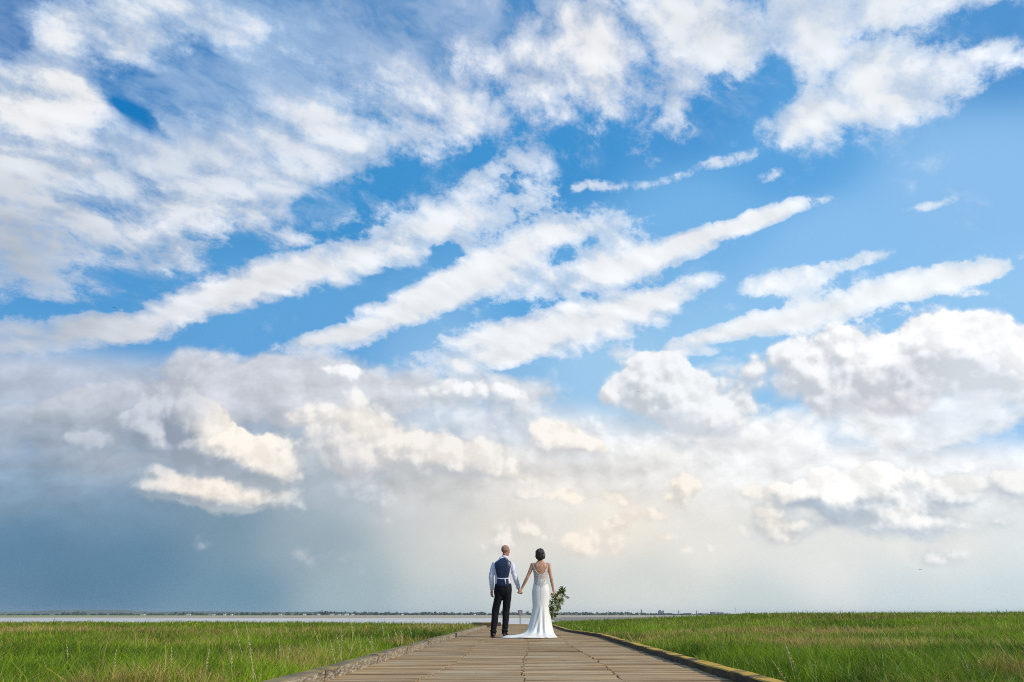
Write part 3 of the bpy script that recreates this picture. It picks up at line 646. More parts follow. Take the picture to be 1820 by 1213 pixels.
for i, (xt, yt, xb, yb) in enumerate(ST):
    zc = .06; r = .0018
    X0, Y0 = PX(xb, yb, z=zc)
    if abs(X0) < 1.66: X0 = math.copysign(1.7, X0)
    X1, Z1 = XatY(xt, yt, Y0)
    gz = float(ground_z(X0, Y0)); base = Vector((X0 - (X1 - X0) * .1, Y0, gz)); tip = Vector((X1, Y0 + random.uniform(-.03, .03), max(Z1, gz + .25)))
    if i == 24: lb = 'tall upright pale green stalk with beaded seeds in the right-hand grass'
    elif i < 3: lb = SL[i]
    elif i == 27: lb = 'leaning beaded seed stalk low in the right corner of the grass'
    elif i == 19: lb = 'straw stalk bent over to the right above the front of the left kerb'
    elif i == 25: lb = 'short upright stalk standing far off in the grass at the right'
    elif i == 28: lb = 'green seed stalk at the bottom edge, just right of the end of the right kerb'
    elif i == 32: lb = 'small pale stalk behind the right kerb near the orange lichen beam'
    elif i == 33: lb = 'tiny upright stalk by the bend of the right kerb'
    elif i in LB: lb = LB[i]
    elif xb > 935: lb = 'thin pale seed stalk standing among the grass on the right side'
    elif xb < 480: lb = 'short dry stalk in the foreground grass at the far left'
    elif xb < 760: lb = 'pale dry seed stalk among the grass beside the left kerb'
    else: lb = 'slim pale stalk in the grass near the far end of the left kerb'
    e = empty('grass_stalk', base, lb, 'grass stalk', 'tall seed stalks in the marsh grass')
    dist = Y0; r = max(.0020, .00036 * dist)
    v0_ = tip - base; side = Vector((random.uniform(-1, 1) * .04, random.uniform(-.5, .5) * .04, 0)) * v0_.length
    pts = [v0_ * f_ + side * math.sin(f_ * math.pi) for f_ in np.linspace(0, 1, 7)]
    mb = MB(); mb.loft(pts, [r * (1.2 - .5 * f_) for f_ in np.linspace(0, 1, 7)], n=5, cap=False)
    green = i in (24, 28, 25)
    mb.build('stem', m_stalkg if green else m_stalk, e)
    mb = MB(); L = v0_.length
    for j in range(16):
        f_ = .58 + .42 * j / 16 if not green else .25 + .74 * j / 16
        p = v0_ * f_ + side * math.sin(f_ * math.pi); d_ = Vector((math.cos(j * 2.4), math.sin(j * 2.4), .9)).normalized()
        s_ = max(.004, .0006 * dist) * (1.15 - .6 * (j / 16))
        mb.loft([p, p + d_ * s_ * 1.5, p + d_ * s_ * 3.2], [s_ * .3, s_ * .75, s_ * .15], ref=(0, 0.3, 1), n=5, cap=False)
    mb.build('seed_head', m_seed if not green else m_stalkg, e)

# ------------------------------------------------------------------ beacon marker standing in the channel
m_post = simple('galvanised_post', (.22, .20, .19), .6); m_red = simple('rusty_red_board', (.13, .04, .035), .7, .4, 5); m_pale = simple('pale_panel', (.62, .58, .58), .6)
bx_, bz_ = XatY(924.5, 1090, 100)
e = empty('beacon_marker', (bx_, 100, -2.2), 'square red-brown marker board on slim pole in the water beyond the boardwalk', 'marker sign')
mb = MB(); mb.loft([(0, 0, 0), (0, 0, 3.1)], [.075, .07], n=10, cap=False); mb.build('pole', m_post, e)
zt = XatY(924.5, 1085.4, 100)[1] + 2.2; zb = XatY(924.5, 1093.8, 100)[1] + 2.2; hw_ = .29
mb = MB(); mb.box(-hw_, hw_, -.02, .02, zb, zt); fr = mb.build('board', m_red, e, False)
mb = MB()
for s_ in (-1, 1): mb.box(s_ * .12 - .045, s_ * .12 + .045, -.026, -.0205, zb + .08, zt - .08)
mb.build('pale_stripes', m_pale, fr, False)
mb = MB(); mb.box(-hw_ - .03, hw_ + .03, -.035, -.0265, zb - .03, zb + .03); mb.box(-hw_ - .03, hw_ + .03, -.035, -.0265, zt - .03, zt + .03)
for s_ in (-1, 1): mb.box(s_ * hw_ - .03, s_ * hw_ + .03, -.0345, -.0267, zb + .03, zt - .03)
mb.build('frame', m_post, fr, False)
mb = MB(); mb.box(.2, .95, -.05, -.036, zb + .10, zb + .18); mb.build('pointer_arm', m_pale, e, False)

# ------------------------------------------------------------------ far shore: wood, trees, houses, town
m_ftree = None
t = MT('far_foliage'); t.set(Base_Color=mixc(sstep(n3(t.obj, .06, 4), .35, .65), (.05, .08, .045), (.10, .13, .07)), Roughness=1); m_ftree = t.m
m_trunk = simple('bark', (.10, .07, .05), .9)
def crown_np(cx, cy, cz, rx, ry, rz, n, s):      # leaf clumps through an ellipsoid volume
    a = rng.standard_normal((n, 3)); a /= np.linalg.norm(a, axis=1)[:, None]; a *= rng.random((n, 1)) ** .45
    lump = 1 + .25 * np.sin(a[:, 0] * 7 + cx) * np.cos(a[:, 2] * 6 + cx * .3)
    P = np.array([cx, cy, cz]) + a * np.array([rx, ry, rz]) * lump[:, None]
    d1 = rng.standard_normal((n, 3)); d1 /= np.linalg.norm(d1, axis=1)[:, None]; d2 = np.cross(d1, rng.standard_normal((n, 3))); d2 /= np.linalg.norm(d2, axis=1)[:, None]
    sz = s * (.5 + rng.random((n, 1))); return np.stack((P - d1 * sz, P - d2 * sz, P + d1 * sz, P + d2 * sz), 1).reshape(-1, 3)
def q4(n): return np.arange(n * 4).reshape(-1, 4)
DT = 3000.0
def farX(px, D=DT): return XatY(px, 1093, D)[0]
PM = DT * .862 / 1213                             # metres per photo pixel at that distance
# continuous hedge and wood mass
prof = [(0, 2.0), (60, 2.5), (95, 3), (105, 5), (120, 6.5), (135, 6.2), (150, 4.6), (160, 3.4), (175, 4.2), (190, 3.6), (215, 4), (240, 2.8), (300, 3), (330, 4), (360, 3.2), (400, 4), (430, 5), (470, 4.8), (520, 5), (556, 5), (562, 7), (590, 7), (600, 5.5), (640, 5.5), (700, 4.8), (760, 5), (820, 4.5), (880, 4.5), (930, 4.4), (990, 4.5), (1040, 5.5), (1080, 4.6), (1105, 5.5), (1120, 4.5), (1160, 3.6), (1200, 2.6), (1260, 2.4), (1300, 2.0), (1400, 1.6), (1500, 1.2), (1830, 1.2), (2300, 2), (-500, 2)]
prof.sort(); pxs = [p[0] for p in prof]; hs = [p[1] for p in prof]
parts_ = []
for px in np.arange(-450, 2250, 4.2):
    h = np.interp(px, pxs, hs) * PM * .92 * (.72 + .55 * rng.random())
    px_ = px + rng.uniform(-2, 2)
    parts_.append(crown_np(farX(px_), DT + rng.uniform(-30, 60), -1.5 + h * .5, 7 + 5 * rng.random(), 8, h * .62, 110, 1.7))
P = np.concatenate(parts_); tag(put('woodland', np_mesh('woodland', P, q4(len(P) // 4)), m_ftree), 'long low band of dark trees and hedges along the far shore', 'woodland', kind='stuff')
# trees that stand out of the band
TR = [(47, 3.4, 'small lone tree near the left end of the far shore'), (78, 3.2, 'small dark tree to the left of the long wooded mound'), (266, 5.2, 'narrow dark tree standing alone right of the wooded mound'), (242, 5.0, 'round tree left of the narrow dark tree on the far shore'), (320, 6.4, 'dark tree above the low pale farm building on the far shore'), (334, 6.6, 'pointed dark tree right of the pale farm building'),
 (349, 6.0, 'slim dark tree right of the farm trees on the far shore'), (437, 6.2, 'taller tree in the middle of the left far shore'), (497, 6.0, 'round tree on the far shore above a white gable'), (593, 7.0, 'tall tree above the white houses on the far shore'), (611, 6.6, 'round dark tree at the left end of the white houses'),
 (634, 6.4, 'tree at the right end of the white houses'), (689, 6.2, 'round tree between the white houses and the man'), (759, 6.4, 'dome-shaped tree left of the man on the far shore'), (776, 7.2, 'pair-topped tall tree left of the man on the far shore'), (838, 6.0, 'tree just left of the man on the far shore'), (858, 6.4, 'tree next to the elbow side of the man on the far shore'),
 (912, 5.8, 'round tree on the far shore between man and marker board'), (938, 7.2, 'dark tree on the far shore between marker board and bride'), (1040, 6.6, 'broad tree right of the bouquet on the far shore'), (1103, 6.6, 'wide flat-topped tree left of the church tower'), (892, 8.0, 'tall tree seen between the legs of the man')]
for (px, h, lb) in TR:
    H = h * PM; X = farX(px); e = empty('tree', (X, DT - 40, -1.5), lb, 'tree', 'trees standing out of the far shore')
    mb = MB(); mb.loft([(0, 0, 0), (.3, 0, H * .4), (.2, 0, H * .7)], [.8, .55, .3], n=7, cap=False)
    mb.loft([(.2, 0, H * .35), (2, .5, H * .6)], [.4, .2], n=5, cap=False); mb.loft([(.2, 0, H * .4), (-2, -.5, H * .62)], [.4, .2], n=5, cap=False)
    mb.build('trunk', m_trunk, e)
    w_ = H * (.28 if 'narrow' in lb or 'slim' in lb or 'pointed' in lb else .5)
    P = np.concatenate([crown_np(0, 0, H * .62, w_ * .8, w_ * .8, H * .36, 220, .8)] + [crown_np(rng.uniform(-.6, .6) * w_, 0, H * rng.uniform(.4, .8), w_ * .45, w_ * .45, H * .18, 70, .7) for _ in range(5)])
    put('crown', np_mesh('crown', P, q4(len(P) // 4)), m_ftree, e)
m_white = simple('white_render', (.80, .79, .76), .8, .1, .2); m_roof = simple('slate_roof', (.12, .12, .13), .8); m_troof = simple('tile_roof', (.25, .13, .09), .8)
m_stone = simple('grey_stone', (.22, .22, .22), .9, .3, .1); m_glass = simple('window_glass', (.05, .06, .08), .15)
def house(px, w, h, lb, roof=m_roof, wall=m_white, D=DT - 60):
    X = farX(px, D); e = empty('house', (X, D, -1.5), lb, 'house', 'pale houses along the far shore')
    mb = MB(); mb.box(-w / 2, w / 2, -4, 4, 0, h); mb.build('wall', wall, e, False)
    mb = MB(); mb.add([(-w / 2 - .4, -4.5, h), (w / 2 + .4, -4.5, h), (w / 2 + .4, 4.5, h), (-w / 2 - .4, 4.5, h), (-w / 2 - .4, 0, h + 2.8), (w / 2 + .4, 0, h + 2.8)], [(0, 1, 5, 4), (2, 3, 4, 5), (0, 4, 3), (1, 2, 5), (3, 2, 1, 0)])
    rf = mb.build('roof', roof, e, False)
    mb = MB(); mb.box(w * .25, w * .25 + 1, -.5, .5, h + 1.5, h + 4); mb.build('chimney', m_troof, rf, False)
    for k in range(max(1, int(w / 5))):
        mb = MB(); x = -w / 2 + (k + .5) * w / max(1, int(w / 5)); mb.box(x - .7, x + .7, -4.06, -4.003, h * .4, h * .75); mb.build('window', m_glass, e, False)
HS = [(254, 16, 4, 'low pale shed left of the narrow dark tree on the far shore'), (335, 18, 4, 'long low pale farm building under the dark trees on the far shore'), (380, 9, 4, 'small white gable between the farm building and the middle trees'), (399, 8, 4, 'small white house left of the middle trees'), (412, 7, 4, 'white cottage just left of the taller middle tree'),
 (498, 10, 4.5, 'white gable under the round tree on the far shore'), (541, 9, 5, 'white house left of the tall wooded block'), (566, 12, 4.5, 'white house at the foot of the tall wooded block'), (590, 16, 4.5, 'first white house of the row left of the boardwalk'), (603, 12, 4, 'white house low in the middle of the row of white houses'), (616, 16, 6, 'largest white house in the row on the far shore'), (627, 10, 5, 'white house at the right end of the row'),
 (715, 7, 4.5, 'tiny white cottage between the white row and the man'), (844, 8, 4.5, 'tiny white cottage just left of the man')]
for (px, w, h, lb) in HS: house(px, w, h, lb)
# town on the right
DTW = 3400; PT = DTW * .862 / 1213
def town(name, px, w, h, lb, cat, kind):
    X = farX(px, DTW); W, H = w * PT, h * PT + 2; e = empty(name, (X, DTW, -1.5), lb, cat)
    if kind == 'tower':
        mb = MB(); mb.box(-W / 2, W / 2, -W / 2, W / 2, 0, H); tw = mb.build('tower', m_stone, e, False)
        for a in (-1, 1):
            mb = MB(); mb.loft([(a * W * .38, -W * .38, H), (a * W * .38, -W * .38, H * 1.12)], [W * .12, .1], n=4, cap=False); mb.build('pinnacle', m_stone, tw, False)
        mb = MB(); mb.box(-W * 1.4, -W / 2, -W / 2, W / 2, 0, H * .45); mb.box(W / 2, W * 1.4, -W / 2, W / 2, 0, H * .4); mb.build('nave', m_stone, e, False)
        mb = MB(); mb.box(-W * .15, W * .15, -W / 2 - .1, -W / 2 - .003, H * .65, H * .85); mb.build('window', m_glass, e, False)
    elif kind == 'spire':
        mb = MB(); mb.box(-W / 2, W / 2, -W / 2, W / 2, 0, H * .5); mb.build('tower', m_stone, e, False)
        mb = MB(); mb.loft([(0, 0, H * .5), (0, 0, H)], [W * .62, .15], n=8, cap=False); mb.build('spire', m_roof, e, False)
    elif kind == 'block':
        mb = MB(); mb.box(-W / 2, W / 2, -8, 8, 0, H); wl = mb.build('wall', m_stone, e, False)
        mb = MB(); mb.box(-W * .35, W * .1, -5, 5, H, H * 1.25); mb.build('roof_house', m_stone, e, False)
        for a in (.62, .78): mb = MB(); mb.box(W * a - 1.5, W * a + 1.5, -3, 3, 0, H * 1.15); mb.build('turret', m_stone, e, False)
        for k in range(5): mb = MB(); mb.box(-W * .42 + k * W * .17, -W * .42 + k * W * .17 + W * .07, -8.1, -8.003, H * .45, H * .8); mb.build('window', m_glass, e, False)
    elif kind == 'mast':
        mb = MB(); mb.loft([(0, 0, 0), (0, 0, H)], [1.0, .6], n=8, cap=False); mb.build('shaft', m_stone, e, False)
        mb = MB(); mb.box(-2.2, 2.2, -2.2, 2.2, 0, 4); mb.build('base', m_stone, e, False)
    elif kind == 'long':
        mb = MB(); mb.box(-W / 2, W / 2, -8, 8, 0, H); mb.build('wall', m_white if 'pale' in lb or 'white' in lb else m_stone, e, False)
        mb = MB(); mb.box(-W / 2 - .5, W / 2 + .5, -8.5, 8.5, H, H + 1.2); mb.build('roof', m_roof, e, False)
        n_ = max(3, int(W / 9))
        for k in range(min(n_, 14)): mb = MB(); x = -W / 2 + (k + .5) * W / min(n_, 14); mb.box(x - 1.2, x + 1.2, -8.1, -8.003, H * .4, H * .8); mb.build('window', m_glass, e, False)
town('church', 1140.5, 2.2, 9, 'church with a square tower, leftmost building of the far town', 'church', 'tower')
town('apartment_block', 1174, 8, 6.5, 'bulky grey block with turrets right of the square church tower', 'building', 'block')
town('church', 1206.5, 1.6, 9, 'thin church spire on the far town skyline, left one of two', 'church', 'spire')
town('church', 1238.5, 1.6, 8.4, 'thin church spire on the far town skyline, right one of two', 'church', 'spire')
town('chimney_mast', 1308.5, 1.0, 12.5, 'tall thin mast, highest point of the far town', 'mast', 'mast')
for (px, w, h, lb) in [(1190, 10, 2.4, 'low grey building between the turreted block and the left spire'), (1222, 14, 2.6, 'low grey building between the two spires'), (1252, 12, 2, 'pale low building right of the right spire'), (1267, 9, 4.6, 'grey building at the left of the long town block'), (1280, 12, 3.6, 'wide grey middle block of the far town'), (1293, 10, 2, 'pale low building left of the tall mast'),
                       (1330, 22, 2.2, 'long low grey sheds right of the tall mast'), (1358, 8, 3.2, 'pale building standing in the grass tips right of the mast'), (1384, 26, 2.4, 'long grey low building near the end of the visible far shore'), (1440, 40, 1.8, 'very long faint shed at the end of the visible far shore')]:
    town('building', px, w, h, lb, 'building', 'long')

# ------------------------------------------------------------------ birds
m_bird = simple('dark_feathers', (.02, .02, .022), .7)
for (px, py, D, sp, lb) in [(1635, 1012.5, 58, .20, 'dark bird gliding low in the sky at the right'), (1757, 1047.5, 60, .13, 'tiny dark bird just above the right-hand skyline'), (203, 547.5, 55, .22, 'dark bird flying high at the left below the white streak clouds'), (319, 886, 58, .15, 'tiny dark bird against the bright low cloud on the left'), (1135, 697, 52, .13, 'tiny dark bird against the round cloud right of centre')]:
    X, Z = XatY(px, py, D); mb = MB(); s_ = sp
    mb.loft([(0, -s_ * .5, 0), (0, -s_ * .25, .0), (0, 0, .01 * s_), (0, s_ * .4, 0)], [s_ * .06, s_ * .11, s_ * .12, s_ * .03], n=8)
    for a in (-1, 1):
        mb.loft([(0, 0, 0), (a * s_ * .35, 0, s_ * .16), (a * s_ * .75, -s_ * .1, s_ * .06), (a * s_, -s_ * .2, -s_ * .02)], [(s_ * .16, s_ * .03), (s_ * .17, s_ * .025), (s_ * .1, s_ * .02), (s_ * .02, s_ * .01)], ref=(0, 1, 0), n=8, cap=False)
    o = put('bird', mb.mesh('bird'), m_bird, loc=(X, D, Z)); o.rotation_euler = (0, .15, random.uniform(-.6, .6)); tag(o, lb, 'bird', 'birds in the sky')

# ------------------------------------------------------------------ air
t = MT('haze'); t.nt.nodes.remove(t.bsdf); pv_ = _n('ShaderNodeVolumePrincipled'); pv_.inputs['Color'].default_value = (.80, .88, .95, 1); pv_.inputs['Density'].default_value = 0.000065; pv_.inputs['Anisotropy'].default_value = .2
t.nt.links.new(pv_.outputs[0], t.out.inputs['Volume'])
mb = MB(); mb.box(-7200, 7200, -80, 7200, -4.4, 34); hz = mb.build('haze', t.m, None, False); tag(hz, kind='stuff')
# ================================================================== PEOPLE
def skin_mat(name, c, c2):
    t = MT(name); f = n3(t.obj, 14, 5, .6); t.set(Base_Color=mixc(sstep(f, .38, .62), c, c2), Roughness=.5)
    t.bsdf.inputs['Subsurface Weight'].default_value = .12; t.bsdf.inputs['Subsurface Radius'].default_value = (.01, .004, .002); t.bsdf.inputs['Specular IOR Level'].default_value = .35
    return t.m
m_skinm = skin_mat('skin_man', (.47, .22, .14), (.40, .17, .10)); m_skinf = skin_mat('skin_woman', (.60, .33, .21), (.53, .26, .16))
def cloth(name, c, var=.15, rough=.8, weave=260, sheen=0, spec=.2, bump=.25):
    t = MT(name); f = n3(t.obj, 9, 5, .6); g = n3(t.obj, weave, 2, .5)
    t.set(Base_Color=mixc(sstep(f, .35, .65), c, tuple(x * (1 - var) for x in c)), Roughness=rough); t.bsdf.inputs['Specular IOR Level'].default_value = spec
    if sheen: t.bsdf.inputs['Sheen Weight'].default_value = sheen
    t.bump(f * .7 + g * .3, bump, .004); return t.m
def hand(mb, w, d, pn, curl, s=1.0, side=1, thumb=.6):
    """wrist, direction of the palm, palm normal (the side the fingers curl to), curl 0..1"""
    w = Vector(w); d = Vector(d).normalized(); pn = Vector(pn); pn = (pn - d * pn.dot(d)).normalized(); x = d.cross(pn) * side
    L = .095 * s
    mb.loft([w - d * .03 * s, w, w + d * L * .45, w + d * L * .98], [(.027 * s, .021 * s), (.028 * s, .018 * s), (.040 * s, .017 * s), (.041 * s, .013 * s)], ref=x, n=14)
    for k, (off, ln) in enumerate(((-.030, .072), (-.010, .080), (.010, .075), (.029, .060))):
        p = w + d * L * (.93 if k in (1, 2) else .88) + x * off * s; a = 0; pts = [p - d * .012 * s]; rr = [.0092 * s]
        for j, (seg, bend) in enumerate(((.45, 55), (.32, 70), (.23, 45))):
            a += R(bend) * (curl + .06 * k * (curl < .9)); p = p + (d * math.cos(a) + pn * math.sin(a)) * ln * s * seg; pts.append(p); rr.append((.0088 - .0011 * (j + 1)) * s)
        mb.loft(pts, rr, ref=x, n=8)
    p = w + d * L * .22 - x * .026 * s; q1 = p - x * .024 * s + d * .022 * s + pn * .012 * s * thumb; q2 = q1 + d * .030 * s + pn * .016 * s * thumb - x * .004 * s; q3 = q2 + d * .020 * s + pn * .012 * s * thumb + x * .006 * s
    mb.loft([p, q1, q2, q3], [.013 * s, .0115 * s, .0095 * s, .0075 * s], ref=pn, n=8)
def head(mb, c, yaw, pitch=0, s=1.0, fem=False):
    Mx = Matrix.Rotation(yaw, 4, 'Z') @ Matrix.Rotation(pitch, 4, 'X'); M3 = Mx.to_3x3(); c = Vector(c)
    T = lambda p: c + M3 @ (Vector(p) * s)
    E = lambda p, r: mb.ell(T(p), tuple(q * s for q in r), M3)
    E((0, -.012, .025), (.076, .096, .088)); E((0, .012, -.005), (.068, .082, .085)); E((0, .030, -.062), (.052, .056, .046)); E((0, .062, -.090), (.026, .024, .020))
    E((0, .070, .030), (.055, .022, .020)); E((0, .088, -.002), (.010, .014, .024)); E((0, .100, -.018), (.015, .014, .011)); E((.011, .092, -.022), (.008, .010, .008)); E((-.011, .092, -.022), (.008, .010, .008))
    E((0, .083, -.050), (.023, .012, .006)); E((0, .082, -.060), (.020, .012, .007))
    for a in (-1, 1):
        E((a * .036, .060, -.025), (.024, .022, .018)); E((a * .075, -.004, .000), (.007, .018, .031)); E((a * .079, -.010, .010), (.006, .016, .018)); E((a * .074, .000, -.024), (.006, .010, .010)); E((a * .052, .005, -.055), (.016, .030, .028))
    return T, M3
def eyes(parent, T, M3, s=1):
    for a in (-1, 1):
        mb = MB(); mb.ell(T((a * .031, .078, .006)), (.012 * s, .010 * s, .011 * s), M3); e_ = mb.build('eye', m_eye, parent)
        mb = MB(); mb.ell(T((a * .031, .0865, .006)), (.005 * s, .003 * s, .005 * s), M3); mb.build('iris', m_iris, e_)
m_eye = simple('eye_white', (.75, .72, .70), .2); m_iris = simple('eye_iris', (.05, .03, .02), .2)

# ---------------------------------------------------------------- groom
GX0, GY0 = -.497, 15.5
groom = empty('person', (GX0, GY0, 0), 'bald man seen from behind in navy waistcoat, white shirt and black trousers', 'person')
sh = [(-.180, 0, 1.452), (.186, 0, 1.452)]
el_ = [(-.245, -.03, 1.20), (.262, -.02, 1.21)]
wr = [(-.232, .01, .945), (.335, .02, .975)]
mb = MB()
tor = [(.88, .13, .085), (.94, .15, .10), (1.02, .155, .105), (1.15, .150, .10), (1.30, .168, .11), (1.42, .182, .11), (1.49, .150, .092), (1.54, .085, .07)]
mb.loft([(.01, 0, z) for z, a, b in tor], [(a, b) for z, a, b in tor], n=28, power=2.3)
mb.loft([(.02, 0, 1.50), (.035, .005, 1.57), (.050, .012, 1.66)], [(.062, .062), (.058, .060), (.058, .062)], n=20)
for i, s_ in ((0, -1), (1, 1)):
    mb.loft([sh[i], [(a + b) / 2 for a, b in zip(sh[i], el_[i])], el_[i], [(a * .5 + b * .5) for a, b in zip(el_[i], wr[i])], wr[i]], [.052, .046, .038, .036, .026], n=16)
for hipx, kn, an in ((-.09, (-.150, .02, .48), (-.186, -.02, .10)), (.09, (.076, .02, .48), (.052, -.02, .10))):
    mb.loft([(hipx, 0, .90), ((hipx + kn[0]) / 2, 0, .68), kn, ((kn[0] + an[0]) / 2, -.01, .30), an], [.070, .062, .050, .045, .036], n=16)
hand(mb, (-.232, .015, .925), (-.05, .06, -1), (.8, .55, 0), .42, 1.02, side=1)
hand(mb, (.338, .02, .955), (.30, .05, -1), (.9, -.25, .1), .75, 1.02, side=-1)
T, M3 = head(mb, (.062, .02, 1.735), R(-52), R(-8), 1.0)
put('body', fuse(mb, 'body', .0045, 4), m_skinm, groom); eyes(groom, T, M3)
# close-cropped hair: a thin cap over the crown, nape and sides
mb = MB(); mb.ell(T((0, -.013, .027)), (.0785, .0985, .0905), M3, n=40, mrings=28); me = mb.mesh('hair')
import bmesh
def cut(me, keep):
    b = bmesh.new(); b.from_mesh(me); bmesh.ops.delete(b, geom=[f for f in b.faces if not keep(f.calc_center_median())], context='FACES'); b.to_mesh(me); b.free(); return me
Mi = M3.inverted(); cH = T((0, 0, 0))
def kh(p): q = Mi @ (p - cH); return q.z > (-.045 if q.y < -.03 else -.045 + (q.y + .03) * 1.35)
t = MT('cropped_hair'); t.set(Base_Color=mixc(sstep(n3(t.obj, 220, 3), .35, .65), (.29, .165, .112), (.38, .21, .145)), Roughness=.9); t.bump(n3(t.obj, 400, 2), .5, .003)
put('hair', cut(me, kh), t.m, groom)
# shirt
def folds(a, fr, seed=0):
    def fn(p): return a * (mn.noise((p.x * fr + seed, p.y * fr, p.z * fr * .55)) + .5 * mn.noise((p.x * fr * 2.3, p.y * fr * 2.3 + seed, p.z * fr * 1.6)))
    return fn
m_shirt = cloth('white_shirt', (.74, .72, .80), .06, .75, bump=.35)
mb = MB()
ts = [(1.0, .165, .112), (1.03, .170, .116), (1.10, .170, .118), (1.20, .170, .118), (1.32, .185, .126), (1.42, .200, .124), (1.47, .188, .112), (1.515, .150, .096), (1.55, .095, .08)]
mb.loft([(.005, 0, z) for z, a, b in ts], [(a, b) for z, a, b in ts], n=28, power=2.4)
for i in (0, 1):
    p = [Vector(sh[i]), (Vector(sh[i]) + Vector(el_[i])) / 2, Vector(el_[i]), (Vector(el_[i]) + Vector(wr[i])) / 2, Vector(wr[i]) + Vector((0, 0, .02)), Vector(wr[i])]
    mb.loft(p, [.064, .063, .055, .050, .040, .038], n=18)
mb.loft([(.03, .003, 1.545), (.037, .006, 1.60)], [(.073, .070), (.066, .066)], n=22)
me = displace(fuse(mb, 'shirt', .006, 5), folds(.011, 11)); shirt = put('shirt', me, m_shirt, groom)
mb = MB(); mb.loft([(.033, .004, 1.575), (.040, .008, 1.625)], [(.073, .071), (.066, .067)], n=28, cap=False); put('collar', cut(mb.mesh('collar'), lambda p: len([0]) and True), m_shirt, shirt)
for i in (0, 1):
    mb = MB(); w_ = Vector(wr[i]); d_ = (Vector(wr[i]) - Vector(el_[i])).normalized(); mb.loft([w_ - d_ * .035, w_ + d_ * .012], [.0405, .0405], n=18, cap=False); mb.build('cuff', m_shirt, shirt)
# waistcoat: back panel over the shirt, narrow between the shoulder blades and cut away at the armholes
t = MT('navy_satin'); f = n3(t.obj, 12, 5, .6); t.set(Base_Color=mixc(sstep(f, .3, .7), (.009, .017, .052), (.015, .028, .08)), Roughness=.42); t.bump(f, .5, .01); m_navy = t.m
wz = [(1.005, .126), (1.06, .128), (1.13, .118), (1.17, .116), (1.25, .135), (1.34, .155), (1.42, .172), (1.48, .176), (1.515, .162), (1.55, .10), (1.575, .072)]
V_, F_ = [], []; NW = 22
for j, (z, hw_) in enumerate(wz):
    for i in range(NW + 1):
        s_ = -1 + 2 * i / NW; x = s_ * hw_
        a_ = np.interp(z, [q_[0] for q_ in ts] + [1.6], [q_[1] for q_ in ts] + [.07]) + .008; b_ = np.interp(z, [q_[0] for q_ in ts] + [1.6], [q_[2] for q_ in ts] + [.072]) + .013
        a_ = max(a_, hw_ + .012); y_ = -b_ * max(.05, (1 - abs(x / a_) ** 2.4)) ** (1 / 2.4)
        zz = z - (.02 * abs(s_) ** 3 if z > 1.5 else 0)
        V_.append((x + .005 + (.012 if z > 1.5 else 0) + .012 * (z > 1.55), y_ - .002 - .004 * mn.noise((x * 14, z * 9, 2)), zz))
for j in range(len(wz) - 1):
    for i in range(NW): F_.append((j * (NW + 1) + i, j * (NW + 1) + i + 1, (j + 1) * (NW + 1) + i + 1, (j + 1) * (NW + 1) + i))
me = mesh('waistcoat', V_, F_); wc = put('waistcoat', me, m_navy, groom)
s2 = wc.modifiers.new('s', 'SUBSURF'); s2.levels = 1; s2.render_levels = 2; so = wc.modifiers.new('t', 'SOLIDIFY'); so.thickness = .006; so.offset = 1
# front of the waistcoat (seen from the far side)
mb = MB()
V_ = [(-s_[0] if 1 else 0, 0, 0) for s_ in []]
fz = [(.99, .15), (1.15, .15), (1.30, .16), (1.42, .15), (1.50, .09), (1.54, .07)]
V_, F_ = [], []
for j, (z, hw_) in enumerate(fz):
    for i in range(13):
        s_ = -1 + i / 6; x = s_ * hw_
        a_ = np.interp(z, [q_[0] for q_ in ts], [q_[1] for q_ in ts]) + .012; b_ = np.interp(z, [q_[0] for q_ in ts], [q_[2] for q_ in ts]) + .014
        V_.append((x + .005, b_ * max(.05, 1 - abs(x / a_) ** 2.4) ** (1 / 2.4), z))
for j in range(5):
    for i in range(12): F_.append((j * 13 + i + 1, j * 13 + i, (j + 1) * 13 + i, (j + 1) * 13 + i + 1))
o = put('front_panel', mesh('front_panel', V_, F_), m_navy, wc); so = o.modifiers.new('t', 'SOLIDIFY'); so.thickness = .006; so.offset = 1
m_strap = cloth('pale_strap', (.72, .73, .82), .05)
def ribbon(pts, w, th=.005):
    mb = MB(); mb.loft(pts, [(w, th)] * len(pts), ref=(0, 0, 1), n=8, cap=False, power=4); return mb
yb = lambda x, z=1.15: -(.145 * (1 - min(.95, abs(x / .185)) ** 2.4) ** (1 / 2.4)) + .004
ribbon([(x, yb(x), 1.155 + .010 * abs(x) / .13 - .004) for x in np.linspace(-.135, .125, 12)], .0105).build('cinch_strap', m_strap, wc)
mb = MB(); mb.loft([(.052, -.146, 1.155), (.060, -.150, 1.10), (.069, -.144, 1.045)], [(.0125, .004), (.0125, .004), (.009, .003)], ref=(1, 0, 0), n=8, cap=False, power=4); mb.build('strap_tail', m_strap, wc)
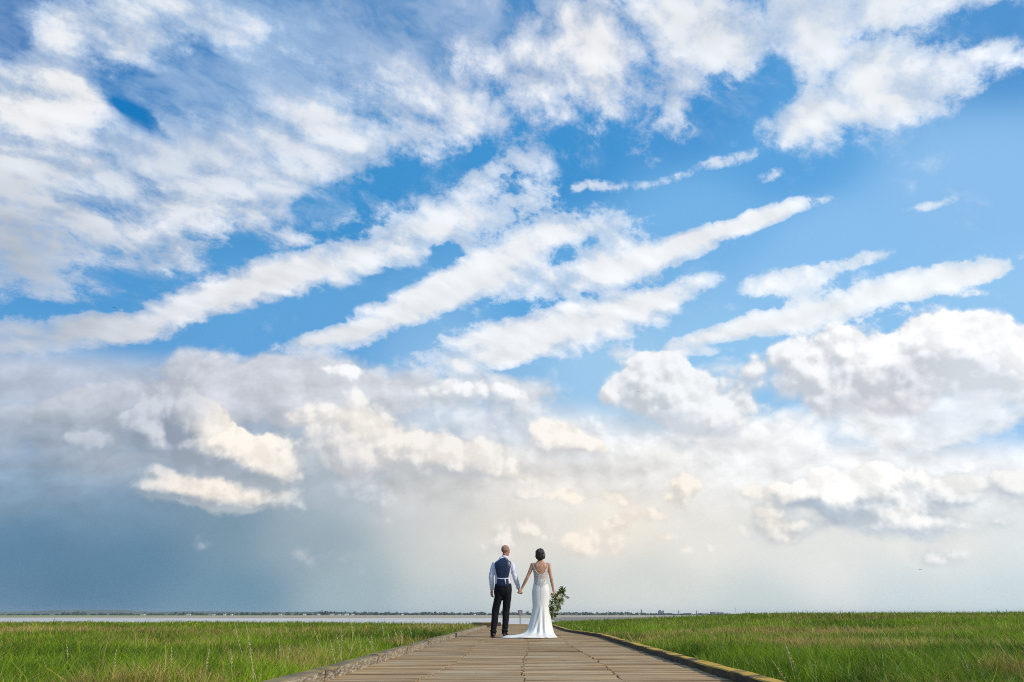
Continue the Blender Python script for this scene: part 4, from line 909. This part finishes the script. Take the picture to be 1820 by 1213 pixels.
# trousers
m_tr = cloth('black_trousers', (.010, .011, .015), .2, .8, spec=.15)
mb = MB()
mb.loft([(.0, 0, .80), (.0, 0, .84), (.005, 0, .92), (.008, 0, 1.00), (.008, 0, 1.025)], [(.10, .09), (.160, .120), (.190, .134), (.186, .130), (.182, .128)], n=28, cap=True, power=2.4)
for hx, kn, an in ((-.092, (-.152, .015, .48), (-.188, -.02, .13)), (.096, (.074, .015, .48), (.052, -.02, .13))):
    k_ = Vector(kn); a_ = Vector(an)
    mb.loft([(hx, 0, .90), (hx * .92, 0, .80), ((hx + kn[0]) / 2, .004, .65), k_, (k_ + a_) / 2, a_ + Vector((0, 0, .03)), a_, a_ - Vector((0, 0, .035))], [(.098, .120), (.094, .112), (.084, .092), .076, .070, .062, .070, .066], n=20)
me = displace(fuse(mb, 'trousers', .006, 4), lambda p: folds(.009, 9, 5)(p) * (1 + 1.2 * sm(.25, .1, p.z)) + .006 * math.sin(p.z * 95 + p.x * 20) * sm(.24, .14, p.z)); trs = put('trousers', me, m_tr, groom)
mb = MB(); mb.ell((.120, -.118, .965), (.006, .004, .006)); mb.build('pocket_button', simple('pale_button', (.5, .5, .52), .3), trs)
# shoes
m_shoe = simple('brown_leather', (.11, .045, .035), .35, .4, 20, .2); m_sole = simple('dark_sole', (.02, .012, .012), .6)
for (x, yaw) in ((-.190, R(10)), (.052, R(-16))):
    Mx = Matrix.Translation((x, -.02, 0)) @ Matrix.Rotation(yaw, 4, 'Z'); P_ = lambda p: Mx @ Vector(p)
    mb = MB(); mb.loft([P_((0, -.055, .055)), P_((0, -.03, .060)), P_((0, .03, .064)), P_((0, .09, .052)), P_((0, .16, .038)), P_((0, .215, .030))], [(.028, .030), (.034, .040), (.037, .044), (.041, .036), (.043, .026), (.030, .018)], ref=(1, 0, 0), n=16)
    mb.loft([P_((0, -.01, .06)), P_((0, -.012, .12))], [(.040, .046), (.044, .05)], n=16, ref=(1, 0, 0))
    s_ = put('shoe', fuse(mb, 'shoe', .005, 2), m_shoe, groom)
    mb = MB(); mb.loft([P_((0, -.075, .014)), P_((0, -.03, .014)), P_((0, .06, .012)), P_((0, .16, .011)), P_((0, .235, .011))], [(.030, .012), (.036, .012), (.036, .010), (.046, .009), (.028, .008)], ref=(1, 0, 0), n=16, power=3); mb.build('sole', m_sole, s_)
    mb = MB(); mb.loft([P_((0, -.082, .0115)), P_((0, -.02, .0115))], [(.033, .011), (.036, .011)], ref=(1, 0, 0), n=14, power=4); mb.build('heel', m_sole, s_)

# ---------------------------------------------------------------- bride
BX0, BY0 = .314, 15.38
bride = empty('person', (BX0, BY0, 0), 'dark-haired woman seen from behind in long white low-backed dress with train', 'person')
mb = MB()
tor = [(.78, .150, .105), (.88, .172, .118), (.98, .158, .108), (1.08, .128, .092), (1.14, .120, .086), (1.22, .128, .088), (1.32, .148, .096), (1.40, .158, .092), (1.455, .140, .076), (1.49, .085, .058)]
mb.loft([(0, 0, z) for z, a, b in tor], [(a, b) for z, a, b in tor], n=32, power=2.25)
mb.loft([(0, 0, 1.46), (-.003, .004, 1.52), (-.004, .012, 1.60)], [(.052, .052), (.045, .048), (.046, .05)], n=20)
SH = [(-.168, 0, 1.425), (.172, 0, 1.425)]; EL = [(-.288, -.02, 1.165), (.225, -.035, 1.15)]; WR = [(-.405, .02, .955), (.272, .03, .895)]
for i in (0, 1):
    a, b, c_ = Vector(SH[i]), Vector(EL[i]), Vector(WR[i])
    mb.loft([a, a.lerp(b, .3), a.lerp(b, .7), b, b.lerp(c_, .3), b.lerp(c_, .75), c_], [.047, .042, .036, .034, .034, .026, .022], n=18)
    mb.ell(a + Vector((0, 0, .004)), (.050, .048, .048))
# shoulder blades and spine shaping
for s_ in (-1, 1): mb.ell((s_ * .070, -.066, 1.385), (.050, .022, .062)); mb.ell((s_ * .030, -.068, 1.22), (.022, .022, .11))
for hx in (-.08, .08): mb.loft([(hx, 0, .86), (hx * .95, 0, .66), (hx * .8, 0, .46), (hx * .8, -.01, .26), (hx * .8, -.01, .07)], [.085, .072, .05, .048, .032], n=16); mb.loft([(hx * .8, -.03, .04), (hx * .8, .10, .03), (hx * .8, .16, .02)], [(.028, .035), (.035, .022), (.02, .012)], n=12)
hand(mb, (-.412, .02, .945), (-.42, .08, -1), (-.8, .5, .3), .75, .92, side=1)
hand(mb, (.276, .032, .880), (.22, .15, -1), (-.5, .85, 0), .85, .90, side=-1)
T, M3 = head(mb, (-.005, .022, 1.655), R(-8), R(-5), .93, True)
put('body', fuse(mb, 'body', .0045, 3), m_skinf, bride); eyes(bride, T, M3, .93)
# hair: waved bob built as a lumpy shell with strand ridges
mb = MB(); mb.ell((-.004, -.010, 1.672), (.096, .102, .096), n=60, mrings=40)
mb.loft([(-.004, -.030, 1.68), (-.006, -.040, 1.62), (-.002, -.038, 1.568), (.002, -.030, 1.548)], [(.092, .072), (.098, .068), (.086, .056), (.060, .038)], n=48)
for (x, y_, z, r_) in ((.066, -.035, 1.585, .036), (-.066, -.030, 1.590, .030), (.030, -.055, 1.570, .034), (-.030, -.052, 1.566, .034), (.080, -.02, 1.630, .030)): mb.ell((x, y_, z), (r_, r_ * .8, r_))
me = fuse(mb, 'hair', .005, 2)
displace(me, lambda p: .0045 * math.sin((math.atan2(p.x, -p.y) + .25 * math.sin(p.z * 60)) * 24 + 3 * mn.noise((p.x * 20, p.y * 20, p.z * 20))) + .010 * mn.noise((p.x * 26, p.y * 26, p.z * 34)))
cut(me, lambda p: p.y < .055 or p.z > 1.715)
t = MT('dark_hair'); x, y_, z = sep(t.obj); g = n3(comb(x * 90, y_ * 90, z * 12), 1.0, 6, .6)
t.set(Base_Color=mixc(sstep(g, .3, .7), (.012, .008, .006), (.05, .032, .022)), Roughness=.42); t.bump(g, .8, .006); put('hair', me, t.m, bride)
# dress: one sheet of cloth from the low scooped back to the train on the boards
NT, NR = 288, 130
th = np.linspace(0, 2 * np.pi, NT, endpoint=False)            # 0 = right (+X), pi/2 = away from the viewer, 3pi/2 = towards the viewer
DR = [(0.0, .30, .28), (.08, .265, .245), (.16, .245, .225), (.30, .215, .195), (.45, .192, .172), (.58, .172, .155), (.70, .178, .143), (.82, .184, .136), (.90, .182, .132), (.98, .166, .122), (1.06, .146, .110), (1.14, .136, .102), (1.22, .142, .102), (1.32, .158, .108), (1.40, .166, .104), (1.46, .165, .09)]
zs, ra, rb = zip(*DR)
def angd(a, b): return (a - b + np.pi) % (2 * np.pi) - np.pi
gl = lambda c_, w: np.exp(-(angd(th, c_) / w) ** 2)
trainR = .40 * gl(R(199), R(17)) + .24 * gl(R(224), R(28)) + .20 * gl(R(270), R(40)) + .06 * gl(R(330), R(30))
xh = np.abs(np.cos(th)) * .15
ztop = np.where(np.sin(th) < 0, 1.225 + .215 * np.clip(np.abs(np.cos(th)) / .93, 0, 1) ** 2.6, 1.37 - .02 * np.sin(th))
ztop = np.where((np.sin(th) >= 0) & (np.sin(th) < .35), 1.44 + (1.37 - 1.44) * np.sin(th) / .35, ztop)
rows = []
fold = sum(a * np.sin(k_ * th + ph) for k_, a, ph in ((5, .35, .4), (8, .45, 2.1), (13, .35, 4.0), (19, .16, 1.0)))
for j in range(NR):
    f_ = j / (NR - 1); zz = ztop * (1 - f_) ** 1.0 if False else ztop * (1 - f_ ** .9)
    zz = np.maximum(zz, 0)
    a_, b_ = np.interp(zz, zs, ra), np.interp(zz, zs, rb); pw = 2.25 / 2
    ct, st_ = np.cos(th), np.sin(th)
    rr = (np.abs(ct) ** 2.2 + np.abs(st_) ** 2.2) ** (-1 / 2.2)
    x = a_ * ct * rr; y_ = b_ * st_ * rr
    low = np.clip(1 - zz / .62, 0, 1)
    fo = fold * low ** 1.3 * .038
    # long drape sweeping from under the seat to the train
    swp = np.exp(-(angd(th, R(270) - low * R(34)) / R(7.5)) ** 2) * low ** .7 * .030 + np.exp(-(angd(th, R(292) - low * R(4)) / R(6)) ** 2) * low * .02
    spread = trainR * np.exp(-zz / .035) * .92 + trainR * .22 * np.exp(-zz / .14)
    r_ = 1 + 0 * th; ext = fo + swp + spread
    x = x + ct * ext; y_ = y_ + st_ * ext
    x = x + (-.028 * low)                                       # the skirt hangs a little to the left
    rad_ = np.hypot(x, y_); zl = zz + (.018 + .022 * np.sin(th * 11 + rad_ * 9)) * np.exp(-zz / .05) * np.clip(trainR * 3, 0, 1) * np.where(zz > .001, 1, .2) + .008
    rows.append(np.stack((x, y_, zl), -1))
V_ = np.concatenate(rows); iq = []
for j in range(NR - 1):
    a = j * NT + np.arange(NT); b = j * NT + (np.arange(NT) + 1) % NT; iq.append(np.stack((a, a + NT, b + NT, b), -1))
me = np_mesh('dress', V_, np.concatenate(iq), smooth=True)
t = MT('ivory_satin'); x, y_, z = sep(t.obj)
ax = m('ABSOLUTE', x)
lace_edge = z + ax * -.55 + (n3(t.obj, 30, 3) - .5) * .12       # the beading runs down in points over the hips
lace = sstep(lace_edge, .945, .985)
l1 = m('ABSOLUTE', n3(comb(ax, y_, z), 30, 3, .5) - .5)
pat = sstep(l1, .050, .018) ; pat2 = sstep(n3(comb(ax, y_, z), 48, 2), .50, .58)
sheer = sstep(z + ax * .15, 1.135, 1.17)
base = mixc(sheer, (.80, .76, .69), (.46, .31, .215))
beads = mixc(sheer, (.30, .28, .26), (.66, .62, .58))
lc = mixc(m('MAXIMUM', pat, pat2 * .8) * lace, base, beads)
edge_b = sstep(n3(t.obj, 3, 2), 0, 1)
t.set(Base_Color=lc, Roughness=.42); t.bsdf.inputs['Specular IOR Level'].default_value = .4; t.bsdf.inputs['Sheen Weight'].default_value = .15
t.bump(pat * lace * .6 + n3(comb(x, y_, z * .4), 14, 4), .25, .006)
dress = put('dress', me, t.m, bride)
so = dress.modifiers.new('t', 'SOLIDIFY'); so.thickness = .003; so.offset = 1
m_bead = simple('beaded_strap', (.70, .66, .62), .3)
for s_ in (-1, 1):
    mb = MB(); mb.loft([(s_ * .150, -.045, 1.40), (s_ * .146, -.060, 1.435), (s_ * .136, -.046, 1.462), (s_ * .130, -.005, 1.480), (s_ * .133, .045, 1.452), (s_ * .138, .085, 1.38)], [(.0055, .003)] * 6, ref=(1, 0, 0), n=8, cap=False); mb.build('strap', m_bead, dress)
# beaded edging along the scoop
pts = []
for a in np.linspace(R(185), R(355), 60):
    zt_ = 1.225 + .215 * min(1, abs(math.cos(a)) / .93) ** 2.6; aa, bb = np.interp(zt_, zs, ra) + .002, np.interp(zt_, zs, rb) + .002
    rr = (abs(math.cos(a)) ** 2.2 + abs(math.sin(a)) ** 2.2) ** (-1 / 2.2); pts.append((aa * math.cos(a) * rr, bb * math.sin(a) * rr, zt_ + .004))
mb = MB(); mb.loft(pts, [.006] * 60, ref=(0, 0, 1), n=6, cap=False); mb.build('beaded_edging', m_bead, dress)
bmsh = MB(); bmsh.ell((0, 0, 0), (.0058, .0045, .0058), n=8, mrings=6); bme = bmsh.mesh('button'); bme.materials.append(simple('covered_button', (.50, .48, .45), .4))
for k in range(30):
    z_ = 1.13 - k * .0155; b_ = float(np.interp(z_, zs, rb)); low = max(0, 1 - z_ / .62)
    o = bpy.data.objects.new('button', bme); C.objects.link(o); o.parent = dress; o.location = (.002, -b_ - .004, z_)

# ---------------------------------------------------------------- bouquet
m_leaf = simple('bouquet_leaf', (.20, .25, .05), .5, .5, 25, c2=(.06, .09, .018)); m_leaf2 = simple('pale_bouquet_leaf', (.30, .34, .10), .5, .4, 25)
m_rose = simple('cream_rose', (.85, .82, .58), .6, .12, 20); m_stem = simple('flower_stem', (.08, .12, .03), .6)
def bq(cx, cy): return ((cx - 670) / 465, (1072 - cy) / 501)    # offsets measured from the bride, metres
bx, bz = bq(806, 668)
bouq = empty('bouquet', (BX0 + bx, BY0 + .06, bz), 'trailing bouquet of cream roses and dark green leaves hanging from the hand of the woman', 'bouquet')
axis = [(885, 605), (872, 640), (850, 680), (825, 720), (800, 760), (785, 800), (788, 850), (785, 885)]
AXP = [Vector((bq(*p)[0] - bx, -.02 + .02 * math.sin(i), bq(*p)[1] - bz)) for i, p in enumerate(axis)]
wid = [.03, .065, .105, .125, .11, .08, .05, .02]
def leafset(n, seed, smin, smax, spread):
    r = random.Random(seed); V_, F_ = [], []
    for _ in range(n):
        u_ = min(.999, max(0, r.gauss(.42, .25))) * 7; i = int(u_); f_ = u_ - i; c_ = AXP[i].lerp(AXP[min(7, i + 1)], f_); w_ = (wid[i] * (1 - f_) + wid[min(7, i + 1)] * f_) * spread
        dr = Vector((r.gauss(0, 1), r.gauss(0, .8), r.gauss(0, 1))).normalized(); p = c_ + dr * w_ * r.random() ** .6
        d_ = (dr + Vector((r.uniform(-.5, .5), r.uniform(-.5, .5), r.uniform(-.7, .4)))).normalized(); s_ = r.uniform(smin, smax)
        sd_ = d_.cross(Vector((r.gauss(0, 1), r.gauss(0, 1), r.gauss(0, 1)))).normalized() * s_ * .24; nn = d_.cross(sd_).normalized() * s_ * .12; n0 = len(V_)
        V_ += [p, p + d_ * s_ * .35 + sd_ + nn, p + d_ * s_ * .7 + sd_ * .8 + nn, p + d_ * s_, p + d_ * s_ * .7 - sd_ * .8 + nn, p + d_ * s_ * .35 - sd_ + nn, p + d_ * s_ * .5]
        F_ += [(n0, n0 + 1, n0 + 6), (n0 + 1, n0 + 2, n0 + 6), (n0 + 2, n0 + 3, n0 + 6), (n0 + 3, n0 + 4, n0 + 6), (n0 + 4, n0 + 5, n0 + 6), (n0 + 5, n0, n0 + 6)]
    return mesh('foliage', V_, F_)
fo = put('foliage', leafset(460, 3, .035, .072, 1.1), m_leaf, bouq); put('pale_foliage', leafset(260, 4, .03, .06, .9), m_leaf2, bouq)
# trailing sprigs
SP = [[(850, 700), (770, 720), (745, 718), (738, 735)], [(800, 760), (740, 790), (712, 810), (708, 835)], [(870, 650), (905, 665), (925, 680), (942, 688)], [(880, 620), (882, 600), (876, 578)], [(835, 740), (840, 780), (832, 795)], [(790, 830), (800, 870), (812, 860)], [(820, 640), (780, 655), (770, 650)]]
for sp in SP:
    pts = [Vector((bq(*p)[0] - bx, -.03 - .01 * i, bq(*p)[1] - bz)) for i, p in enumerate(sp)]
    mb = MB(); mb.loft(pts, [.0022] * len(pts), ref=(0, 1, 0.1), n=5, cap=False)
    for k in range(12):
        u_ = (.25 + .75 * k / 12) * (len(pts) - 1); i = min(int(u_), len(pts) - 2); p = pts[i].lerp(pts[i + 1], u_ - i); d_ = (pts[i + 1] - pts[i]).normalized(); sd_ = Vector((-d_.z, random.uniform(-.4, .4), d_.x)) * (1 if k % 2 else -1)
        q_ = (d_ * .7 + sd_).normalized() * .032; w_ = q_.cross(Vector((0, 1, 0))).normalized() * .010
        mb.add([p, p + q_ * .5 + w_, p + q_, p + q_ * .5 - w_], [(0, 1, 2, 3)])
    mb.build('sprig', m_leaf, bouq)
for (cx, cy, s_) in ((853, 676, .034), (832, 690, .026), (873, 735, .029), (798, 762, .032), (807, 790, .024), (872, 655, .020), (830, 740, .02), (800, 822, .02)):
    c_ = Vector((bq(cx, cy)[0] - bx, -.125, bq(cx, cy)[1] - bz)); s_ *= 1.2; Mx = Matrix.Rotation(random.uniform(-.4, .4), 3, 'X') @ Matrix.Rotation(random.uniform(-.6, .6), 3, 'Z')
    mb = MB(); mb.ell(c_, (s_ * .42, s_ * .5, s_ * .42), n=12, mrings=8)
    for ring, (np_, rr, tilt) in enumerate(((3, .45, .2), (4, .7, .5), (6, .95, .9))):
        for k in range(np_):
            a = 2 * math.pi * (k + ring * .37) / np_; u_ = Vector((math.cos(a), 0, math.sin(a))); tg = Vector((-math.sin(a), 0, math.cos(a))); V_ = []
            for j in range(4):
                for i in range(5):
                    t_ = j / 3; b_ = (i - 2) / 2 * (.55 + .25 * math.sin(t_ * 3)) * s_ * .8
                    V_.append(c_ + Mx @ (u_ * (s_ * (.25 + rr * .75 * t_ ** (1 - tilt * .4))) + tg * b_ + Vector((0, -s_ * (.75 - tilt * .75) * t_ + s_ * .2 - abs(b_) * .0, 0))))
            mb.add(V_, [(j * 5 + i, j * 5 + i + 1, (j + 1) * 5 + i + 1, (j + 1) * 5 + i) for j in range(3) for i in range(4)])
    mb.build('rose', m_rose, bouq)
mb = MB()
for k in range(7): a = k * .9; mb.loft([(.018 * math.cos(a), .02 + .015 * math.sin(a), .0), (.012 * math.cos(a), .012 * math.sin(a), .05), (-.03 + .02 * math.cos(a), .015 * math.sin(a), .12)] if False else [(-.055 + .01 * math.cos(a), .01 * math.sin(a) + .01, .025 + .01 * math.sin(a)), (0, .01 * math.sin(a), 0), (.05, -.02, .0 + .012 * math.cos(a))], [.0035, .004, .0035], ref=(0, 1, .1), n=6, cap=False)
mb.build('stems', m_stem, bouq)
